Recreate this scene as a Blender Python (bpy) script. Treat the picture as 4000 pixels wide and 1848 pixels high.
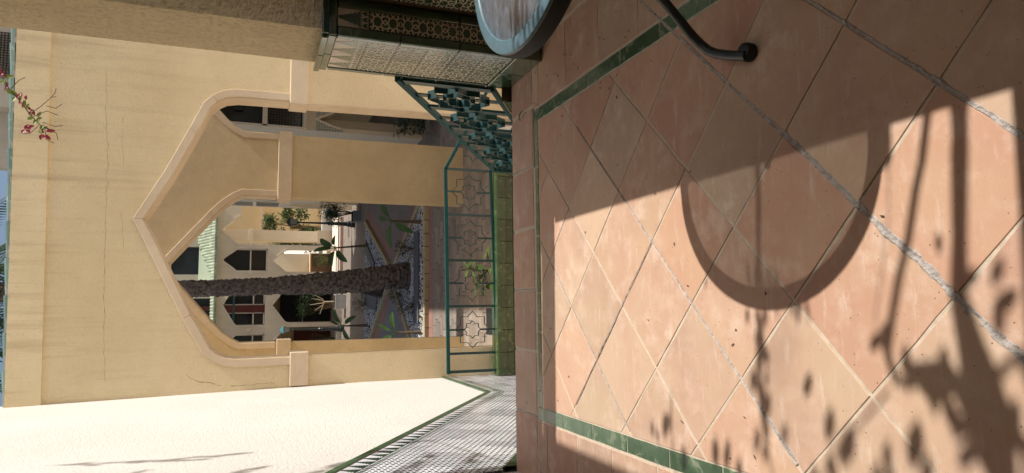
import bpy, bmesh, math, random
from mathutils import Vector, Matrix
from mathutils.geometry import tessellate_polygon
from mathutils import noise as mnoise
random.seed(7)
R = math.radians
for o in list(bpy.data.objects): bpy.data.objects.remove(o)
sc = bpy.context.scene
col = sc.collection

# ------------------------------------------------------------------ camera
H = 1.40; PITCH = 0.3639; ROLL = 0.0271; YAW = R(6.5)
def cam_axes():
    f = Vector((0, math.cos(PITCH), -math.sin(PITCH))); u = Vector((0, math.sin(PITCH), math.cos(PITCH))); r = Vector((1, 0, 0))
    r2 = math.cos(ROLL)*r + math.sin(ROLL)*u; u2 = -math.sin(ROLL)*r + math.cos(ROLL)*u
    M = Matrix.Rotation(-YAW, 3, 'Z')
    return M@r2, M@u2, M@f
RT, UP, FW = cam_axes()
cd = bpy.data.cameras.new('camera'); cam = bpy.data.objects.new('camera', cd); col.objects.link(cam)
X_, Y_, Z_ = -UP, RT, -FW                      # the phone was held upright, the file is stored on its side
cam.matrix_world = Matrix(((X_.x, Y_.x, Z_.x, 0), (X_.y, Y_.y, Z_.y, 0), (X_.z, Y_.z, Z_.z, H), (0, 0, 0, 1)))
cd.sensor_width = 36; cd.lens = 36*2660/4000; cd.clip_end = 500; cd.clip_start = 0.05
sc.camera = cam
# ------------------------------------------------------------------ light
SUN = Vector((0.69, -0.02, 0.77)).normalized()
w = bpy.data.worlds.new('World'); sc.world = w; w.use_nodes = True
nt = w.node_tree; bg = nt.nodes['Background']
sky = nt.nodes.new('ShaderNodeTexSky'); sky.sky_type = 'NISHITA'; sky.sun_disc = False
sky.sun_elevation = math.asin(SUN.z); sky.sun_rotation = R(92); sky.dust_density = 3.0; sky.ozone_density = 0.6
nt.links.new(sky.outputs[0], bg.inputs[0]); bg.inputs[1].default_value = 0.09
ld = bpy.data.lights.new('sun', 'SUN'); ld.energy = 4.6; ld.angle = R(0.53); ld.color = (1.0, 0.955, 0.88)
lo = bpy.data.objects.new('sun', ld); col.objects.link(lo)
lo.rotation_mode = 'QUATERNION'; lo.rotation_quaternion = SUN.to_track_quat('Z', 'Y')
sc.view_settings.view_transform = 'Standard'; sc.view_settings.look = 'None'
sc.view_settings.exposure = 0.32; sc.view_settings.gamma = 1; sc.view_settings.use_curve_mapping = False
sc.cycles.max_bounces = 8; sc.cycles.diffuse_bounces = 5; sc.cycles.transparent_max_bounces = 8

# ------------------------------------------------------------------ materials
def rgb(c): return (c[0], c[1], c[2], 1)
class NT:
    def __init__(s, name):
        s.m = bpy.data.materials.new(name); s.m.use_nodes = True; s.t = s.m.node_tree
        s.b = s.t.nodes['Principled BSDF']; s.co = s.n('ShaderNodeTexCoord')
    def n(s, ty, **k):
        o = s.t.nodes.new(ty)
        for a, v in k.items():
            if a.startswith('i_'):
                o.inputs[int(a[2:])].default_value = v
            else: setattr(o, a, v)
        return o
    def l(s, a, b): s.t.links.new(a, b)
    def noise(s, scale, detail=4, rough=0.55, vec=None, stretch=None, dist=0):
        v = vec or s.geo_pos()
        if stretch:
            mp = s.n('ShaderNodeMapping'); mp.inputs['Scale'].default_value = stretch; s.l(v, mp.inputs[0]); v = mp.outputs[0]
        t = s.n('ShaderNodeTexNoise'); t.inputs['Scale'].default_value = scale; t.inputs['Detail'].default_value = detail
        t.inputs['Roughness'].default_value = rough; t.inputs['Distortion'].default_value = dist
        s.l(v, t.inputs['Vector']); return t.outputs[0]
    def geo_pos(s):
        if not hasattr(s, 'g'): s.g = s.n('ShaderNodeNewGeometry')
        return s.g.outputs['Position']
    def ramp(s, fac, stops):
        r = s.n('ShaderNodeValToRGB'); e = r.color_ramp.elements
        e[0].position = stops[0][0]; e[0].color = rgb(stops[0][1]); e[1].position = stops[-1][0]; e[1].color = rgb(stops[-1][1])
        for p, c in stops[1:-1]:
            q = e.new(p); q.color = rgb(c)
        s.l(fac, r.inputs[0]); return r.outputs[0]
    def rng(s, fac, a, b, c=0.0, d=1.0):
        m = s.n('ShaderNodeMapRange'); m.inputs[1].default_value = a; m.inputs[2].default_value = b; m.inputs[3].default_value = c; m.inputs[4].default_value = d
        s.l(fac, m.inputs[0]); return m.outputs[0]
    def mix(s, fac, a, b, mode='MIX'):
        m = s.n('ShaderNodeMixRGB', blend_type=mode)
        for i, v in ((0, fac), (1, a), (2, b)):
            if isinstance(v, (int, float)): m.inputs[i].default_value = v
            elif isinstance(v, tuple): m.inputs[i].default_value = rgb(v)
            else: s.l(v, m.inputs[i])
        return m.outputs[0]
    def math(s, op, a, b):
        m = s.n('ShaderNodeMath', operation=op)
        for i, v in ((0, a), (1, b)):
            if isinstance(v, (int, float)): m.inputs[i].default_value = v
            else: s.l(v, m.inputs[i])
        return m.outputs[0]
    def hsv(s, c, h=0.5, sa=1.0, v=1.0):
        m = s.n('ShaderNodeHueSaturation')
        for i, x in ((0, h), (1, sa), (2, v)):
            if isinstance(x, (int, float)): m.inputs[i].default_value = x
            else: s.l(x, m.inputs[i])
        s.l(c, m.inputs[4]); return m.outputs[0]
    def bump(s, hgt, strength=0.3, dist=0.01, prev=None):
        b = s.n('ShaderNodeBump'); b.inputs['Strength'].default_value = strength; b.inputs['Distance'].default_value = dist
        s.l(hgt, b.inputs['Height'])
        if prev: s.l(prev, b.inputs['Normal'])
        return b.outputs[0]
    def objrand(s):
        return s.n('ShaderNodeObjectInfo').outputs['Random']
    def done(s, color, rough=0.8, normal=None, spec=0.3, metal=0.0, coat=0.0, sss=None):
        if isinstance(color, tuple): s.b.inputs['Base Color'].default_value = rgb(color)
        else: s.l(color, s.b.inputs['Base Color'])
        if isinstance(rough, (int, float)): s.b.inputs['Roughness'].default_value = rough
        else: s.l(rough, s.b.inputs['Roughness'])
        s.b.inputs['Specular IOR Level'].default_value = spec; s.b.inputs['Metallic'].default_value = metal
        s.b.inputs['Coat Weight'].default_value = coat; s.b.inputs['Coat Roughness'].default_value = 0.08; s.b.inputs['Coat IOR'].default_value = 1.75 if coat > 0.5 else 1.5
        if normal: s.l(normal, s.b.inputs['Normal'])
        return s.m
M = {}
def stucco(name, base, dark, grain=90, gs=0.35, gd=0.004, streak=0.0, blotch=0.3, zst=None):
    s = NT(name)
    big = s.noise(0.9, 5, 0.6); med = s.noise(7, 4, 0.6)
    c = s.mix(s.rng(big, 0.38, 0.68), base, dark)
    c = s.mix(s.math('MULTIPLY', s.rng(med, 0.45, 0.75), blotch), c, tuple(x*0.8 for x in base))
    if streak:
        st = s.noise(1.0, 5, 0.65, stretch=(9, 9, 0.45)); 
        k = s.rng(st, 0.50, 0.72)
        if zst:
            sep = s.n('ShaderNodeSeparateXYZ'); s.l(s.geo_pos(), sep.inputs[0])
            k = s.math('MULTIPLY', k, s.rng(sep.outputs[2], zst[0], zst[1]))
        c = s.mix(s.math('MULTIPLY', k, streak), c, (0.24, 0.13, 0.065))
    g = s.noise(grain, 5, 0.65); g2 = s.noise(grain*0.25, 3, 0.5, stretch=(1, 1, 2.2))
    if name == 'rough_tan_stucco': c = s.mix(s.math('MULTIPLY', s.rng(g, 0.50, 0.60), 0.24), c, (0.26, 0.18, 0.09))  # shade in the plaster pits painted as darker grain specks
    if name in ('tan_stucco', 'ochre_stucco'): c = s.mix(s.math('MULTIPLY', s.rng(g, 0.55, 0.68), 0.16), c, (0.34, 0.24, 0.13))
    if name == 'white_stucco': c = s.mix(s.math('MULTIPLY', s.rng(g, 0.52, 0.62), 0.18), c, (0.36, 0.31, 0.25))
    nb = s.bump(g2, 0.30, 0.010); nb = s.bump(g, gs, gd, nb)
    M[name] = s.done(c, 0.85, nb, 0.2); return M[name]
stucco('tan_stucco', (0.73, 0.60, 0.38), (0.66, 0.525, 0.315), 38, 0.8, 0.016, 0.42, 0.25, (1.5, 4.1))
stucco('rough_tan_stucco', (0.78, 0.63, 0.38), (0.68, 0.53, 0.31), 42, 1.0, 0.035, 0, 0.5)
stucco('white_stucco', (0.585, 0.572, 0.545), (0.56, 0.54, 0.50), 55, 1.0, 0.009, 0, 0.15)
stucco('ochre_stucco', (0.63, 0.50, 0.31), (0.53, 0.41, 0.245), 45, 0.7, 0.010, 0.0, 0.7)
stucco('cream_trim', (0.66, 0.54, 0.39), (0.56, 0.43, 0.29), 60, 0.25, 0.003, 0.0, 0.5)
stucco('pale_stucco', (0.70, 0.625, 0.50), (0.63, 0.555, 0.44), 40, 0.2, 0.004, 0.15, 0.2, (-3, 8))
stucco('pale_trim', (0.74, 0.68, 0.58), (0.68, 0.61, 0.51), 40, 0.2, 0.004, 0.0, 0.2)
stucco('yellow_stucco', (0.62, 0.48, 0.28), (0.58, 0.44, 0.25), 40, 0.2, 0.004, 0.0, 0.2)
stucco('maroon_paint', (0.12, 0.035, 0.03), (0.09, 0.03, 0.025), 40, 0.2, 0.003, 0, 0.2)

def terracotta(name, a, b, var=1.0, glossy=0.5):
    s = NT(name); r = s.objrand()
    off = s.n('ShaderNodeVectorMath', operation='ADD'); cmb = s.n('ShaderNodeCombineXYZ')
    s.l(s.math('MULTIPLY', r, 37.0), cmb.inputs[0]); s.l(s.math('MULTIPLY', r, 91.0), cmb.inputs[1])
    s.l(s.geo_pos(), off.inputs[0]); s.l(cmb.outputs[0], off.inputs[1]); v = off.outputs[0]
    n1 = s.noise(2.6, 6, 0.6, v); n2 = s.noise(11, 5, 0.65, v); n3 = s.noise(220, 3, 0.6, v)
    c = s.mix(s.rng(n1, 0.35, 0.65), a, b)
    c = s.hsv(c, s.rng(r, 0, 1, 0.492, 0.509), s.rng(r, 0, 1, 1.10, 0.90), 1.0)
    c = s.hsv(c, 0.5, 1.0, s.rng(s.math('FRACT', s.math('MULTIPLY', r, 7.31), 0), 0, 1, 0.92, 1.07))
    c = s.mix(s.math('MULTIPLY', s.math('MULTIPLY', s.rng(n2, 0.46, 0.66), s.rng(s.noise(3.4, 4, 0.6, v), 0.42, 0.62)), 0.62), c, (0.70, 0.55, 0.45))
    c = s.mix(s.math('MULTIPLY', s.rng(n3, 0.60, 0.72), 0.35), c, (0.30, 0.16, 0.10))
    scr = s.noise(5.5, 6, 0.72, v, stretch=(1, 5, 1)); c = s.mix(s.math('MULTIPLY', s.rng(scr, 0.56, 0.72), 0.5), c, (0.72, 0.60, 0.50))
    # small dark pits
    vo = s.n('ShaderNodeTexVoronoi'); vo.inputs['Scale'].default_value = 62; s.l(v, vo.inputs['Vector'])
    pit = s.rng(vo.outputs['Distance'], 0.07, 0.13, 1, 0)
    gate = s.rng(s.noise(30, 1, 0.5, v), 0.52, 0.60)
    pit = s.math('MULTIPLY', pit, gate)
    c = s.mix(pit, c, (0.10, 0.055, 0.035))
    n4 = s.noise(1.3, 5, 0.62, v); c = s.mix(s.math('MULTIPLY', s.rng(n4, 0.58, 0.75), 0.35), c, (0.24, 0.165, 0.11))
    nb = s.bump(n2, 0.12, 0.004); nb = s.bump(n3, 0.12, 0.001, nb); nb = s.bump(s.math('SUBTRACT', 1.0, pit), 0.5, 0.002, nb)
    M[name] = s.done(c, s.rng(n2, 0.3, 0.7, 0.45, 0.68), nb, 0.35); return M[name]
terracotta('terracotta', (0.545, 0.37, 0.25), (0.505, 0.305, 0.22))
terracotta('terracotta_edge', (0.47, 0.31, 0.22), (0.42, 0.265, 0.195))
def glaze(name, c1, c2, worn=(0.36, 0.38, 0.28), wear=0.4, rough=0.12):
    s = NT(name); r = s.objrand(); n1 = s.noise(9, 6, 0.65, dist=1.5); n2 = s.noise(2.3, 2, 0.5)
    c = s.mix(s.rng(n1, 0.35, 0.65), c1, c2)
    c = s.hsv(c, 0.5, 1.0, s.rng(r, 0, 1, 0.75, 1.25))
    k = s.math('MULTIPLY', s.rng(n1, 0.56, 0.68), wear)
    c = s.mix(k, c, worn)
    nb = s.bump(n1, 0.08, 0.004)
    M[name] = s.done(c, s.rng(k, 0, 0.4, rough, 0.5), nb, 0.5, coat=(0.8 if name == 'green_glaze' else 0.2)); return M[name]
glaze('worn_green_glaze', (0.045, 0.095, 0.048), (0.09, 0.15, 0.085), (0.27, 0.30, 0.21), 0.75, 0.22)
glaze('green_glaze', (0.030, 0.065, 0.034), (0.045, 0.09, 0.046), (0.08, 0.11, 0.06), 0.3, 0.12)
glaze('border_glaze', (0.026, 0.072, 0.030), (0.04, 0.095, 0.04), (0.08, 0.11, 0.06), 0.3, 0.4)
glaze('olive_glaze', (0.033, 0.062, 0.022), (0.048, 0.082, 0.030), (0.3, 0.3, 0.16), 0.35, 0.12)
glaze('dark_green_glaze', (0.012, 0.042, 0.018), (0.018, 0.055, 0.026), (0.05, 0.08, 0.05), 0.2, 0.15)
glaze('cream_glaze', (0.66, 0.58, 0.47), (0.60, 0.52, 0.41), (0.5, 0.4, 0.3), 0.2, 0.2)
glaze('pantile', (0.42, 0.47, 0.34), (0.34, 0.41, 0.30), (0.55, 0.55, 0.42), 0.5, 0.35)
glaze('sunlit_glaze', (0.74, 0.75, 0.80), (0.66, 0.67, 0.73), (0.5, 0.42, 0.36), 0.2, 0.15)  # whiter copy of the cream glaze, strong sunlight put into the colour
glaze('roof_tile_glaze', (0.15, 0.21, 0.165), (0.11, 0.17, 0.13), (0.5, 0.5, 0.42), 0.6, 0.3)
def mosaic_mat(name, c1, c2, sc_):
    s = NT(name); ck = s.n('ShaderNodeTexVoronoi'); ck.inputs['Scale'].default_value = sc_; ck.inputs['Randomness'].default_value = 0.25; s.l(s.geo_pos(), ck.inputs['Vector'])
    M[name] = s.done(s.mix(s.rng(ck.outputs['Distance'], 0.30, 0.42), c1, c2), 0.3, None, 0.4)
mosaic_mat('spandrel_mosaic', (0.13, 0.20, 0.17), (0.42, 0.40, 0.34), 17); mosaic_mat('pillar_mosaic', (0.16, 0.22, 0.22), (0.48, 0.42, 0.34), 13)
def simple(name, c, c2=None, sc_=20, rough=0.6, spec=0.4, bmp=0.1, metal=0, coat=0, bd=0.003):
    s = NT(name); n1 = s.noise(sc_, 5, 0.6); cc = s.mix(s.rng(n1, 0.35, 0.7), c, c2 or tuple(x*0.75 for x in c))
    M[name] = s.done(cc, rough, s.bump(n1, bmp, bd), spec, metal, coat); return M[name]
simple('grout', (0.58, 0.50, 0.40), (0.46, 0.38, 0.29), 40, 0.9, 0.2, 0.5)
simple('mortar', (0.50, 0.455, 0.42), (0.31, 0.265, 0.235), 55, 0.95, 0.1, 1.0, bd=0.01)
simple('dark_grout', (0.09, 0.07, 0.05), None, 30, 0.9, 0.1, 0.3)
simple('teal_metal', (0.006, 0.034, 0.033), (0.010, 0.052, 0.052), 12, 0.32, 0.5, 0.05, coat=0.0)
simple('teal_rail', (0.010, 0.055, 0.052), (0.014, 0.07, 0.068), 12, 0.62, 0.15, 0.05)
simple('matt_black', (0.014, 0.018, 0.019), (0.02, 0.026, 0.026), 30, 0.6, 0.25, 0.05)
simple('black_metal', (0.018, 0.024, 0.025), (0.026, 0.034, 0.034), 30, 0.38, 0.5, 0.05)
simple('rubber', (0.012, 0.016, 0.017), None, 30, 0.5, 0.4, 0.1)
simple('steel_rim', (0.08, 0.145, 0.18), (0.10, 0.175, 0.21), 30, 0.38, 0.5, 0.04)
simple('slate_top', (0.13, 0.145, 0.17), (0.22, 0.23, 0.25), 16, 0.35, 0.5, 0.6, bd=0.006)
simple('bluegrey_slab', (0.12, 0.13, 0.145), None, 10, 0.7, 0.3, 0.2)
simple('bluegrey_paving', (0.20, 0.195, 0.20), (0.16, 0.155, 0.16), 5, 0.7, 0.3, 0.1)
simple('white_gravel', (0.70, 0.70, 0.70), (0.55, 0.55, 0.56), 9, 0.8, 0.3, 0.1)
simple('yellow_kerb', (0.50, 0.42, 0.25), (0.42, 0.33, 0.18), 8, 0.85, 0.2, 0.3)
simple('pink_paving', (0.36, 0.19, 0.15), (0.30, 0.16, 0.13), 6, 0.8, 0.2, 0.2)
simple('pale_pink', (0.50, 0.36, 0.30), None, 6, 0.8, 0.2, 0.2)
def paver_mat():
    s = NT('grey_paver'); r = s.objrand(); n1 = s.noise(8, 5, 0.65); n2 = s.noise(1.2, 3)
    c = s.mix(s.rng(n1, 0.3, 0.7), (0.31, 0.262, 0.22), (0.23, 0.192, 0.16)); c = s.hsv(c, 0.5, 1, s.rng(r, 0, 1, 0.8, 1.2))
    c = s.mix(s.math('MULTIPLY', s.rng(n2, 0.45, 0.7), 0.35), c, (0.19, 0.13, 0.10))
    M['grey_paver'] = s.done(c, 0.75, s.bump(n1, 0.3, 0.004), 0.25)
paver_mat()
simple('trunk_bark', (0.115, 0.088, 0.075), (0.055, 0.042, 0.036), 9, 0.95, 0.1, 0.8, bd=0.02)
simple('trunk_scale', (0.22, 0.18, 0.155), (0.055, 0.045, 0.04), 11, 0.9, 0.15, 0.8, bd=0.02)
simple('stem_brown', (0.20, 0.15, 0.09), (0.12, 0.085, 0.05), 20, 0.8, 0.2, 0.5)
simple('twig_brown', (0.13, 0.075, 0.055), (0.2, 0.13, 0.10), 40, 0.7, 0.2, 0.3)
def glassmat():
    s = NT('hammered_glass'); n1 = s.noise(26, 4, 0.6, dist=0.8); nb = s.bump(n1, 0.9, 0.012)
    n2 = s.noise(14, 5, 0.7, stretch=(1, 2.4, 1), dist=1.2); s.done(s.mix(s.rng(n2, 0.38, 0.62), (0.16, 0.23, 0.31), (0.46, 0.56, 0.68)), 0.22, nb, 0.5)
    out = s.t.nodes['Material Output']
    rf = s.n('ShaderNodeBsdfTranslucent'); rf.inputs[0].default_value = (0.9, 0.9, 0.88, 1)
    tp = s.n('ShaderNodeBsdfTransparent'); tp.inputs[0].default_value = (0.85, 0.88, 0.88, 1)
    m1 = s.n('ShaderNodeMixShader'); m1.inputs[0].default_value = 0.26; s.l(rf.outputs[0], m1.inputs[1]); s.l(tp.outputs[0], m1.inputs[2])
    m2 = s.n('ShaderNodeMixShader'); m2.inputs[0].default_value = 0.26; s.l(m1.outputs[0], m2.inputs[1]); s.l(s.b.outputs[0], m2.inputs[2]); s.l(m2.outputs[0], out.inputs[0])
    M['hammered_glass'] = s.m
glassmat()
def leafmat(name, a, b, trans=0.35, rough=0.45):
    s = NT(name); r = s.noise(6, 3, 0.5); c = s.mix(s.rng(r, 0.3, 0.7), a, b)
    s.done(c, rough, None, 0.4)
    out = s.t.nodes['Material Output']; tr = s.n('ShaderNodeBsdfTranslucent'); mx = s.n('ShaderNodeMixShader'); mx.inputs[0].default_value = trans
    s.l(c, tr.inputs[0]); s.l(s.b.outputs[0], mx.inputs[1]); s.l(tr.outputs[0], mx.inputs[2]); s.l(mx.outputs[0], out.inputs[0])
    M[name] = s.m
leafmat('palm_leaf', (0.045, 0.085, 0.04), (0.08, 0.12, 0.06))
leafmat('banana_leaf', (0.075, 0.15, 0.045), (0.11, 0.19, 0.06))
leafmat('bush_leaf', (0.04, 0.08, 0.025), (0.075, 0.12, 0.035), 0.25)
leafmat('dark_bush_leaf', (0.025, 0.05, 0.02), (0.05, 0.08, 0.03), 0.2)
leafmat('fig_leaf', (0.13, 0.20, 0.04), (0.06, 0.11, 0.03), 0.25, 0.3)
leafmat('lime_leaf', (0.22, 0.27, 0.05), (0.14, 0.20, 0.04), 0.5)
leafmat('magenta_bract', (0.36, 0.05, 0.075), (0.24, 0.035, 0.05), 0.45)
simple('window_glass', (0.02, 0.025, 0.03), None, 3, 0.08, 0.6, 0.0)
simple('unlit_interior', (0.02, 0.022, 0.025), None, 3, 0.6, 0.2, 0.0)
simple('dark_lattice', (0.10, 0.085, 0.07), None, 20, 0.6, 0.3, 0.1)
simple('teal_paint', (0.02, 0.09, 0.10), None, 20, 0.4, 0.4, 0.1)
simple('verdigris', (0.07, 0.26, 0.28), None, 20, 0.4, 0.4, 0.1)
simple('lamp_glass', (0.42, 0.42, 0.38), None, 20, 0.15, 0.5, 0.0)
simple('white_planter', (0.48, 0.49, 0.49), None, 6, 0.6, 0.3, 0.1)
simple('grey_planter', (0.30, 0.30, 0.32), None, 6, 0.7, 0.3, 0.2)
simple('blue_bin', (0.03, 0.09, 0.12), None, 6, 0.4, 0.4, 0.1)
simple('brown_wood', (0.13, 0.075, 0.055), None, 8, 0.6, 0.3, 0.3)
simple('soil', (0.05, 0.035, 0.025), None, 20, 1, 0.1, 0.5)
simple('cast_iron', (0.06, 0.055, 0.05), None, 20, 0.6, 0.4, 0.1)
simple('dark_paper', (0.6, 0.6, 0.58), None, 10, 0.7, 0.2, 0.0)

# ------------------------------------------------------------------ builders
class MB:
    def __init__(s): s.v = []; s.f = []; s.m = []
    def add(s, vs, fs, mi=0):
        k = len(s.v); s.v += [tuple(v) for v in vs]
        for f in fs: s.f.append(tuple(i+k for i in f)); s.m.append(mi)
        return s
    def box(s, x0, x1, y0, y1, z0, z1, mi=0):
        return s.add([(x0,y0,z0),(x1,y0,z0),(x1,y1,z0),(x0,y1,z0),(x0,y0,z1),(x1,y0,z1),(x1,y1,z1),(x0,y1,z1)],
                     [(0,3,2,1),(4,5,6,7),(0,1,5,4),(1,2,6,5),(2,3,7,6),(3,0,4,7)], mi)
    def bar(s, a, b, wd, dp, up=(0,0,1), mi=0):
        a = Vector(a); b = Vector(b); d = (b-a).normalized(); u = Vector(up); 
        if abs(d.dot(u)) > 0.98: u = Vector((1,0,0))
        sd = d.cross(u).normalized()*wd/2; uu = sd.cross(d).normalized()*dp/2
        vs = [a-sd-uu, a+sd-uu, a+sd+uu, a-sd+uu, b-sd-uu, b+sd-uu, b+sd+uu, b-sd+uu]
        return s.add(vs, [(0,3,2,1),(4,5,6,7),(0,1,5,4),(1,2,6,5),(2,3,7,6),(3,0,4,7)], mi)
    def tube(s, pts, rad, n=8, mi=0, cap=True, flat=1.0):
        pts = [Vector(p) for p in pts]; N = len(pts)
        if isinstance(rad, (int, float)): rad = [rad]*N
        k = len(s.v); up = Vector((0.13, 0.21, 1)).normalized()
        for i, p in enumerate(pts):
            d = (pts[min(i+1, N-1)]-pts[max(i-1, 0)]).normalized()
            if abs(d.dot(up)) > 0.97: u0 = Vector((1, 0.1, 0))
            else: u0 = up
            a = d.cross(u0).normalized(); b = a.cross(d).normalized()
            for j in range(n):
                t = 2*math.pi*j/n; s.v.append(tuple(p + (a*math.cos(t) + b*math.sin(t)*flat)*rad[i]))
        for i in range(N-1):
            for j in range(n):
                s.f.append((k+i*n+j, k+i*n+(j+1)%n, k+(i+1)*n+(j+1)%n, k+(i+1)*n+j)); s.m.append(mi)
        if cap:
            s.f.append(tuple(k+j for j in range(n))[::-1]); s.m.append(mi); s.f.append(tuple(k+(N-1)*n+j for j in range(n))); s.m.append(mi)
        return s
    def lathe(s, prof, c=(0,0,0), n=24, mi=0):
        k = len(s.v); N = len(prof)
        for r, z in prof:
            for j in range(n):
                t = 2*math.pi*j/n; s.v.append((c[0]+r*math.cos(t), c[1]+r*math.sin(t), c[2]+z))
        for i in range(N-1):
            for j in range(n):
                s.f.append((k+i*n+j, k+i*n+(j+1)%n, k+(i+1)*n+(j+1)%n, k+(i+1)*n+j)); s.m.append(mi)
        s.f.append(tuple(k+(N-1)*n+j for j in range(n))); s.m.append(mi)
        s.f.append(tuple(k+j for j in range(n))[::-1]); s.m.append(mi)
        return s
    def prism(s, loops, to3, t0, t1, mi=0):
        """loops: outer + holes of (a,b); to3(a,b,t) gives the point; extruded from t0 to t1"""
        flat = [p for l in loops for p in l]
        tris = tessellate_polygon([[Vector((a, b, 0)) for a, b in l] for l in loops])
        k = len(s.v); n = len(flat)
        s.v += [tuple(to3(a, b, t0)) for a, b in flat] + [tuple(to3(a, b, t1)) for a, b in flat]
        for t in tris:
            s.f.append(tuple(k+i for i in t)); s.m.append(mi); s.f.append(tuple(k+n+i for i in reversed(t))); s.m.append(mi)
        q = 0
        for l in loops:
            for i in range(len(l)):
                a = k+q+i; b = k+q+(i+1) % len(l); s.f.append((a, b, b+n, a+n)); s.m.append(mi)
            q += len(l)
        return s
    def mesh(s, name, mats, smooth=False):
        me = bpy.data.meshes.new(name); me.from_pydata(s.v, [], s.f)
        for m in (mats if isinstance(mats, (list, tuple)) else [mats]): me.materials.append(M[m])
        me.polygons.foreach_set('material_index', s.m)
        if smooth: me.polygons.foreach_set('use_smooth', [True]*len(me.polygons))
        me.update()
        bm = bmesh.new(); bm.from_mesh(me); bmesh.ops.recalc_face_normals(bm, faces=bm.faces); bm.to_mesh(me); bm.free()
        if smooth and hasattr(me, 'set_sharp_from_angle'): me.set_sharp_from_angle(angle=R(40))
        return me
    def build(s, name, mats, parent=None, smooth=False, loc=None, **props):
        return link(name, s.mesh(name, mats, smooth), parent, loc, **props)
def link(name, me, parent=None, loc=None, rot=None, scale=None, **props):
    o = bpy.data.objects.new(name, me); col.objects.link(o)
    if parent is not None: o.parent = parent
    if loc is not None: o.location = loc
    if rot is not None: o.rotation_euler = rot
    if scale is not None: o.scale = scale
    for k, v in props.items(): o[k] = v
    return o
def thing(name, label, cat, loc=(0,0,0), group=None, rz=0, parent=None):
    o = bpy.data.objects.new(name, None); col.objects.link(o); o.location = loc; o.rotation_euler = (0,0,rz); o.empty_display_size = 0.1
    o['label'] = label; o['category'] = cat
    if group: o['group'] = group
    return o
def bevel_mesh(me, w_=0.003, seg=2):
    bm = bmesh.new(); bm.from_mesh(me)
    bmesh.ops.bevel(bm, geom=[e for e in bm.edges if e.calc_face_angle(0) > 0.5], offset=w_, segments=seg, affect='EDGES', profile=0.5)
    bm.to_mesh(me); bm.free(); return me
def copytree(src, loc, rz=None, scale=None, label=None):
    c = src.copy(); col.objects.link(c); c.location = loc
    if rz is not None: c.rotation_euler = (0, 0, rz)
    if scale: c.scale = (scale,)*3
    if label: c['label'] = label
    for ch in src.children:
        d = ch.copy(); col.objects.link(d); d.parent = c
        for g in ch.children:
            e = g.copy(); col.objects.link(e); e.parent = d
    return c

XZ = lambda a, b, t: (a, t, b)          # polygon in x,z extruded along y
YZ = lambda a, b, t: (t, a, b)          # polygon in y,z extruded along x
XY = lambda a, b, t: (a, b, t)

# =================================================================== TERRACE FLOOR
def clip(poly, nx, ny, d):               # keep nx*x+ny*y<=d
    out = []
    for i in range(len(poly)):
        a = poly[i]; b = poly[(i+1) % len(poly)]
        da = nx*a[0]+ny*a[1]-d; db = nx*b[0]+ny*b[1]-d
        if da <= 0: out.append(a)
        if (da < 0 < db) or (db < 0 < da):
            t = da/(da-db); out.append((a[0]+(b[0]-a[0])*t, a[1]+(b[1]-a[1])*t))
    return out
def area(p): return 0.5*sum(p[i][0]*p[(i+1) % len(p)][1]-p[(i+1) % len(p)][0]*p[i][1] for i in range(len(p)))
bed = MB().box(-0.90, 1.52, -3, 3.62, -0.25, -0.0022).build('terrace_floor', 'grout', kind='structure')
def tile_obj(name, poly, m, thick=0.02, bev=0.0018, dz=0.0, gap=0.0036):
    p0 = poly if area(poly) > 0 else poly[::-1]; p = []
    for i in range(len(p0)):
        a, b = p0[i], p0[(i+1) % len(p0)]; L = math.hypot(b[0]-a[0], b[1]-a[1]); p.append(a); n_ = min(5, int(L/0.06))
        for k in range(1, n_): 
            t = k/n_+random.uniform(-.06, .06); e = random.uniform(-0.0016, 0.0007)*(2.2 if random.random() < .08 else 1)
            p.append((a[0]+(b[0]-a[0])*t+(b[1]-a[1])/L*e, a[1]+(b[1]-a[1])*t-(b[0]-a[0])/L*e))
    cx = sum(q[0] for q in p)/len(p); cy = sum(q[1] for q in p)/len(p)
    def ins(d):
        res = []
        n = len(p)
        for i in range(n):
            a, b, c = p[i-1], p[i], p[(i+1) % n]
            e1 = Vector((b[0]-a[0], b[1]-a[1])).normalized(); e2 = Vector((c[0]-b[0], c[1]-b[1])).normalized()
            n1 = Vector((-e1.y, e1.x)); n2 = Vector((-e2.y, e2.x)); s_ = n1+n2
            k = d/max(0.25, (1+n1.dot(n2)))
            res.append((b[0]+s_.x*k, b[1]+s_.y*k))
        return res
    o1 = ins(gap); o2 = ins(gap+bev); n = len(p)
    tz = [dz + random.uniform(-0.0007, 0.0007) for _ in p]
    vs = [(x-cx, y-cy, -thick) for x, y in o1] + [(x-cx, y-cy, -bev+tz[i]) for i, (x, y) in enumerate(o1)] + [(x-cx, y-cy, tz[i]) for i, (x, y) in enumerate(o2)]
    fs = [tuple(range(2*n, 3*n))]
    for l in (0, 1):
        for i in range(n): fs.append((l*n+i, l*n+(i+1) % n, (l+1)*n+(i+1) % n, (l+1)*n+i))
    mb = MB(); mb.add(vs, fs)
    return mb.build(name, m, bed, loc=(cx, cy, 0))
O0 = (0.2421, 2.1874); E1 = (-0.2324, -0.2345); G1 = (0.2344, -0.2326)
node = lambda i, j: (O0[0]+E1[0]*i+G1[0]*j, O0[1]+E1[1]*i+G1[1]*j)
X0, X1, Y1 = -0.502, 0.992, 3.248
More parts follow.
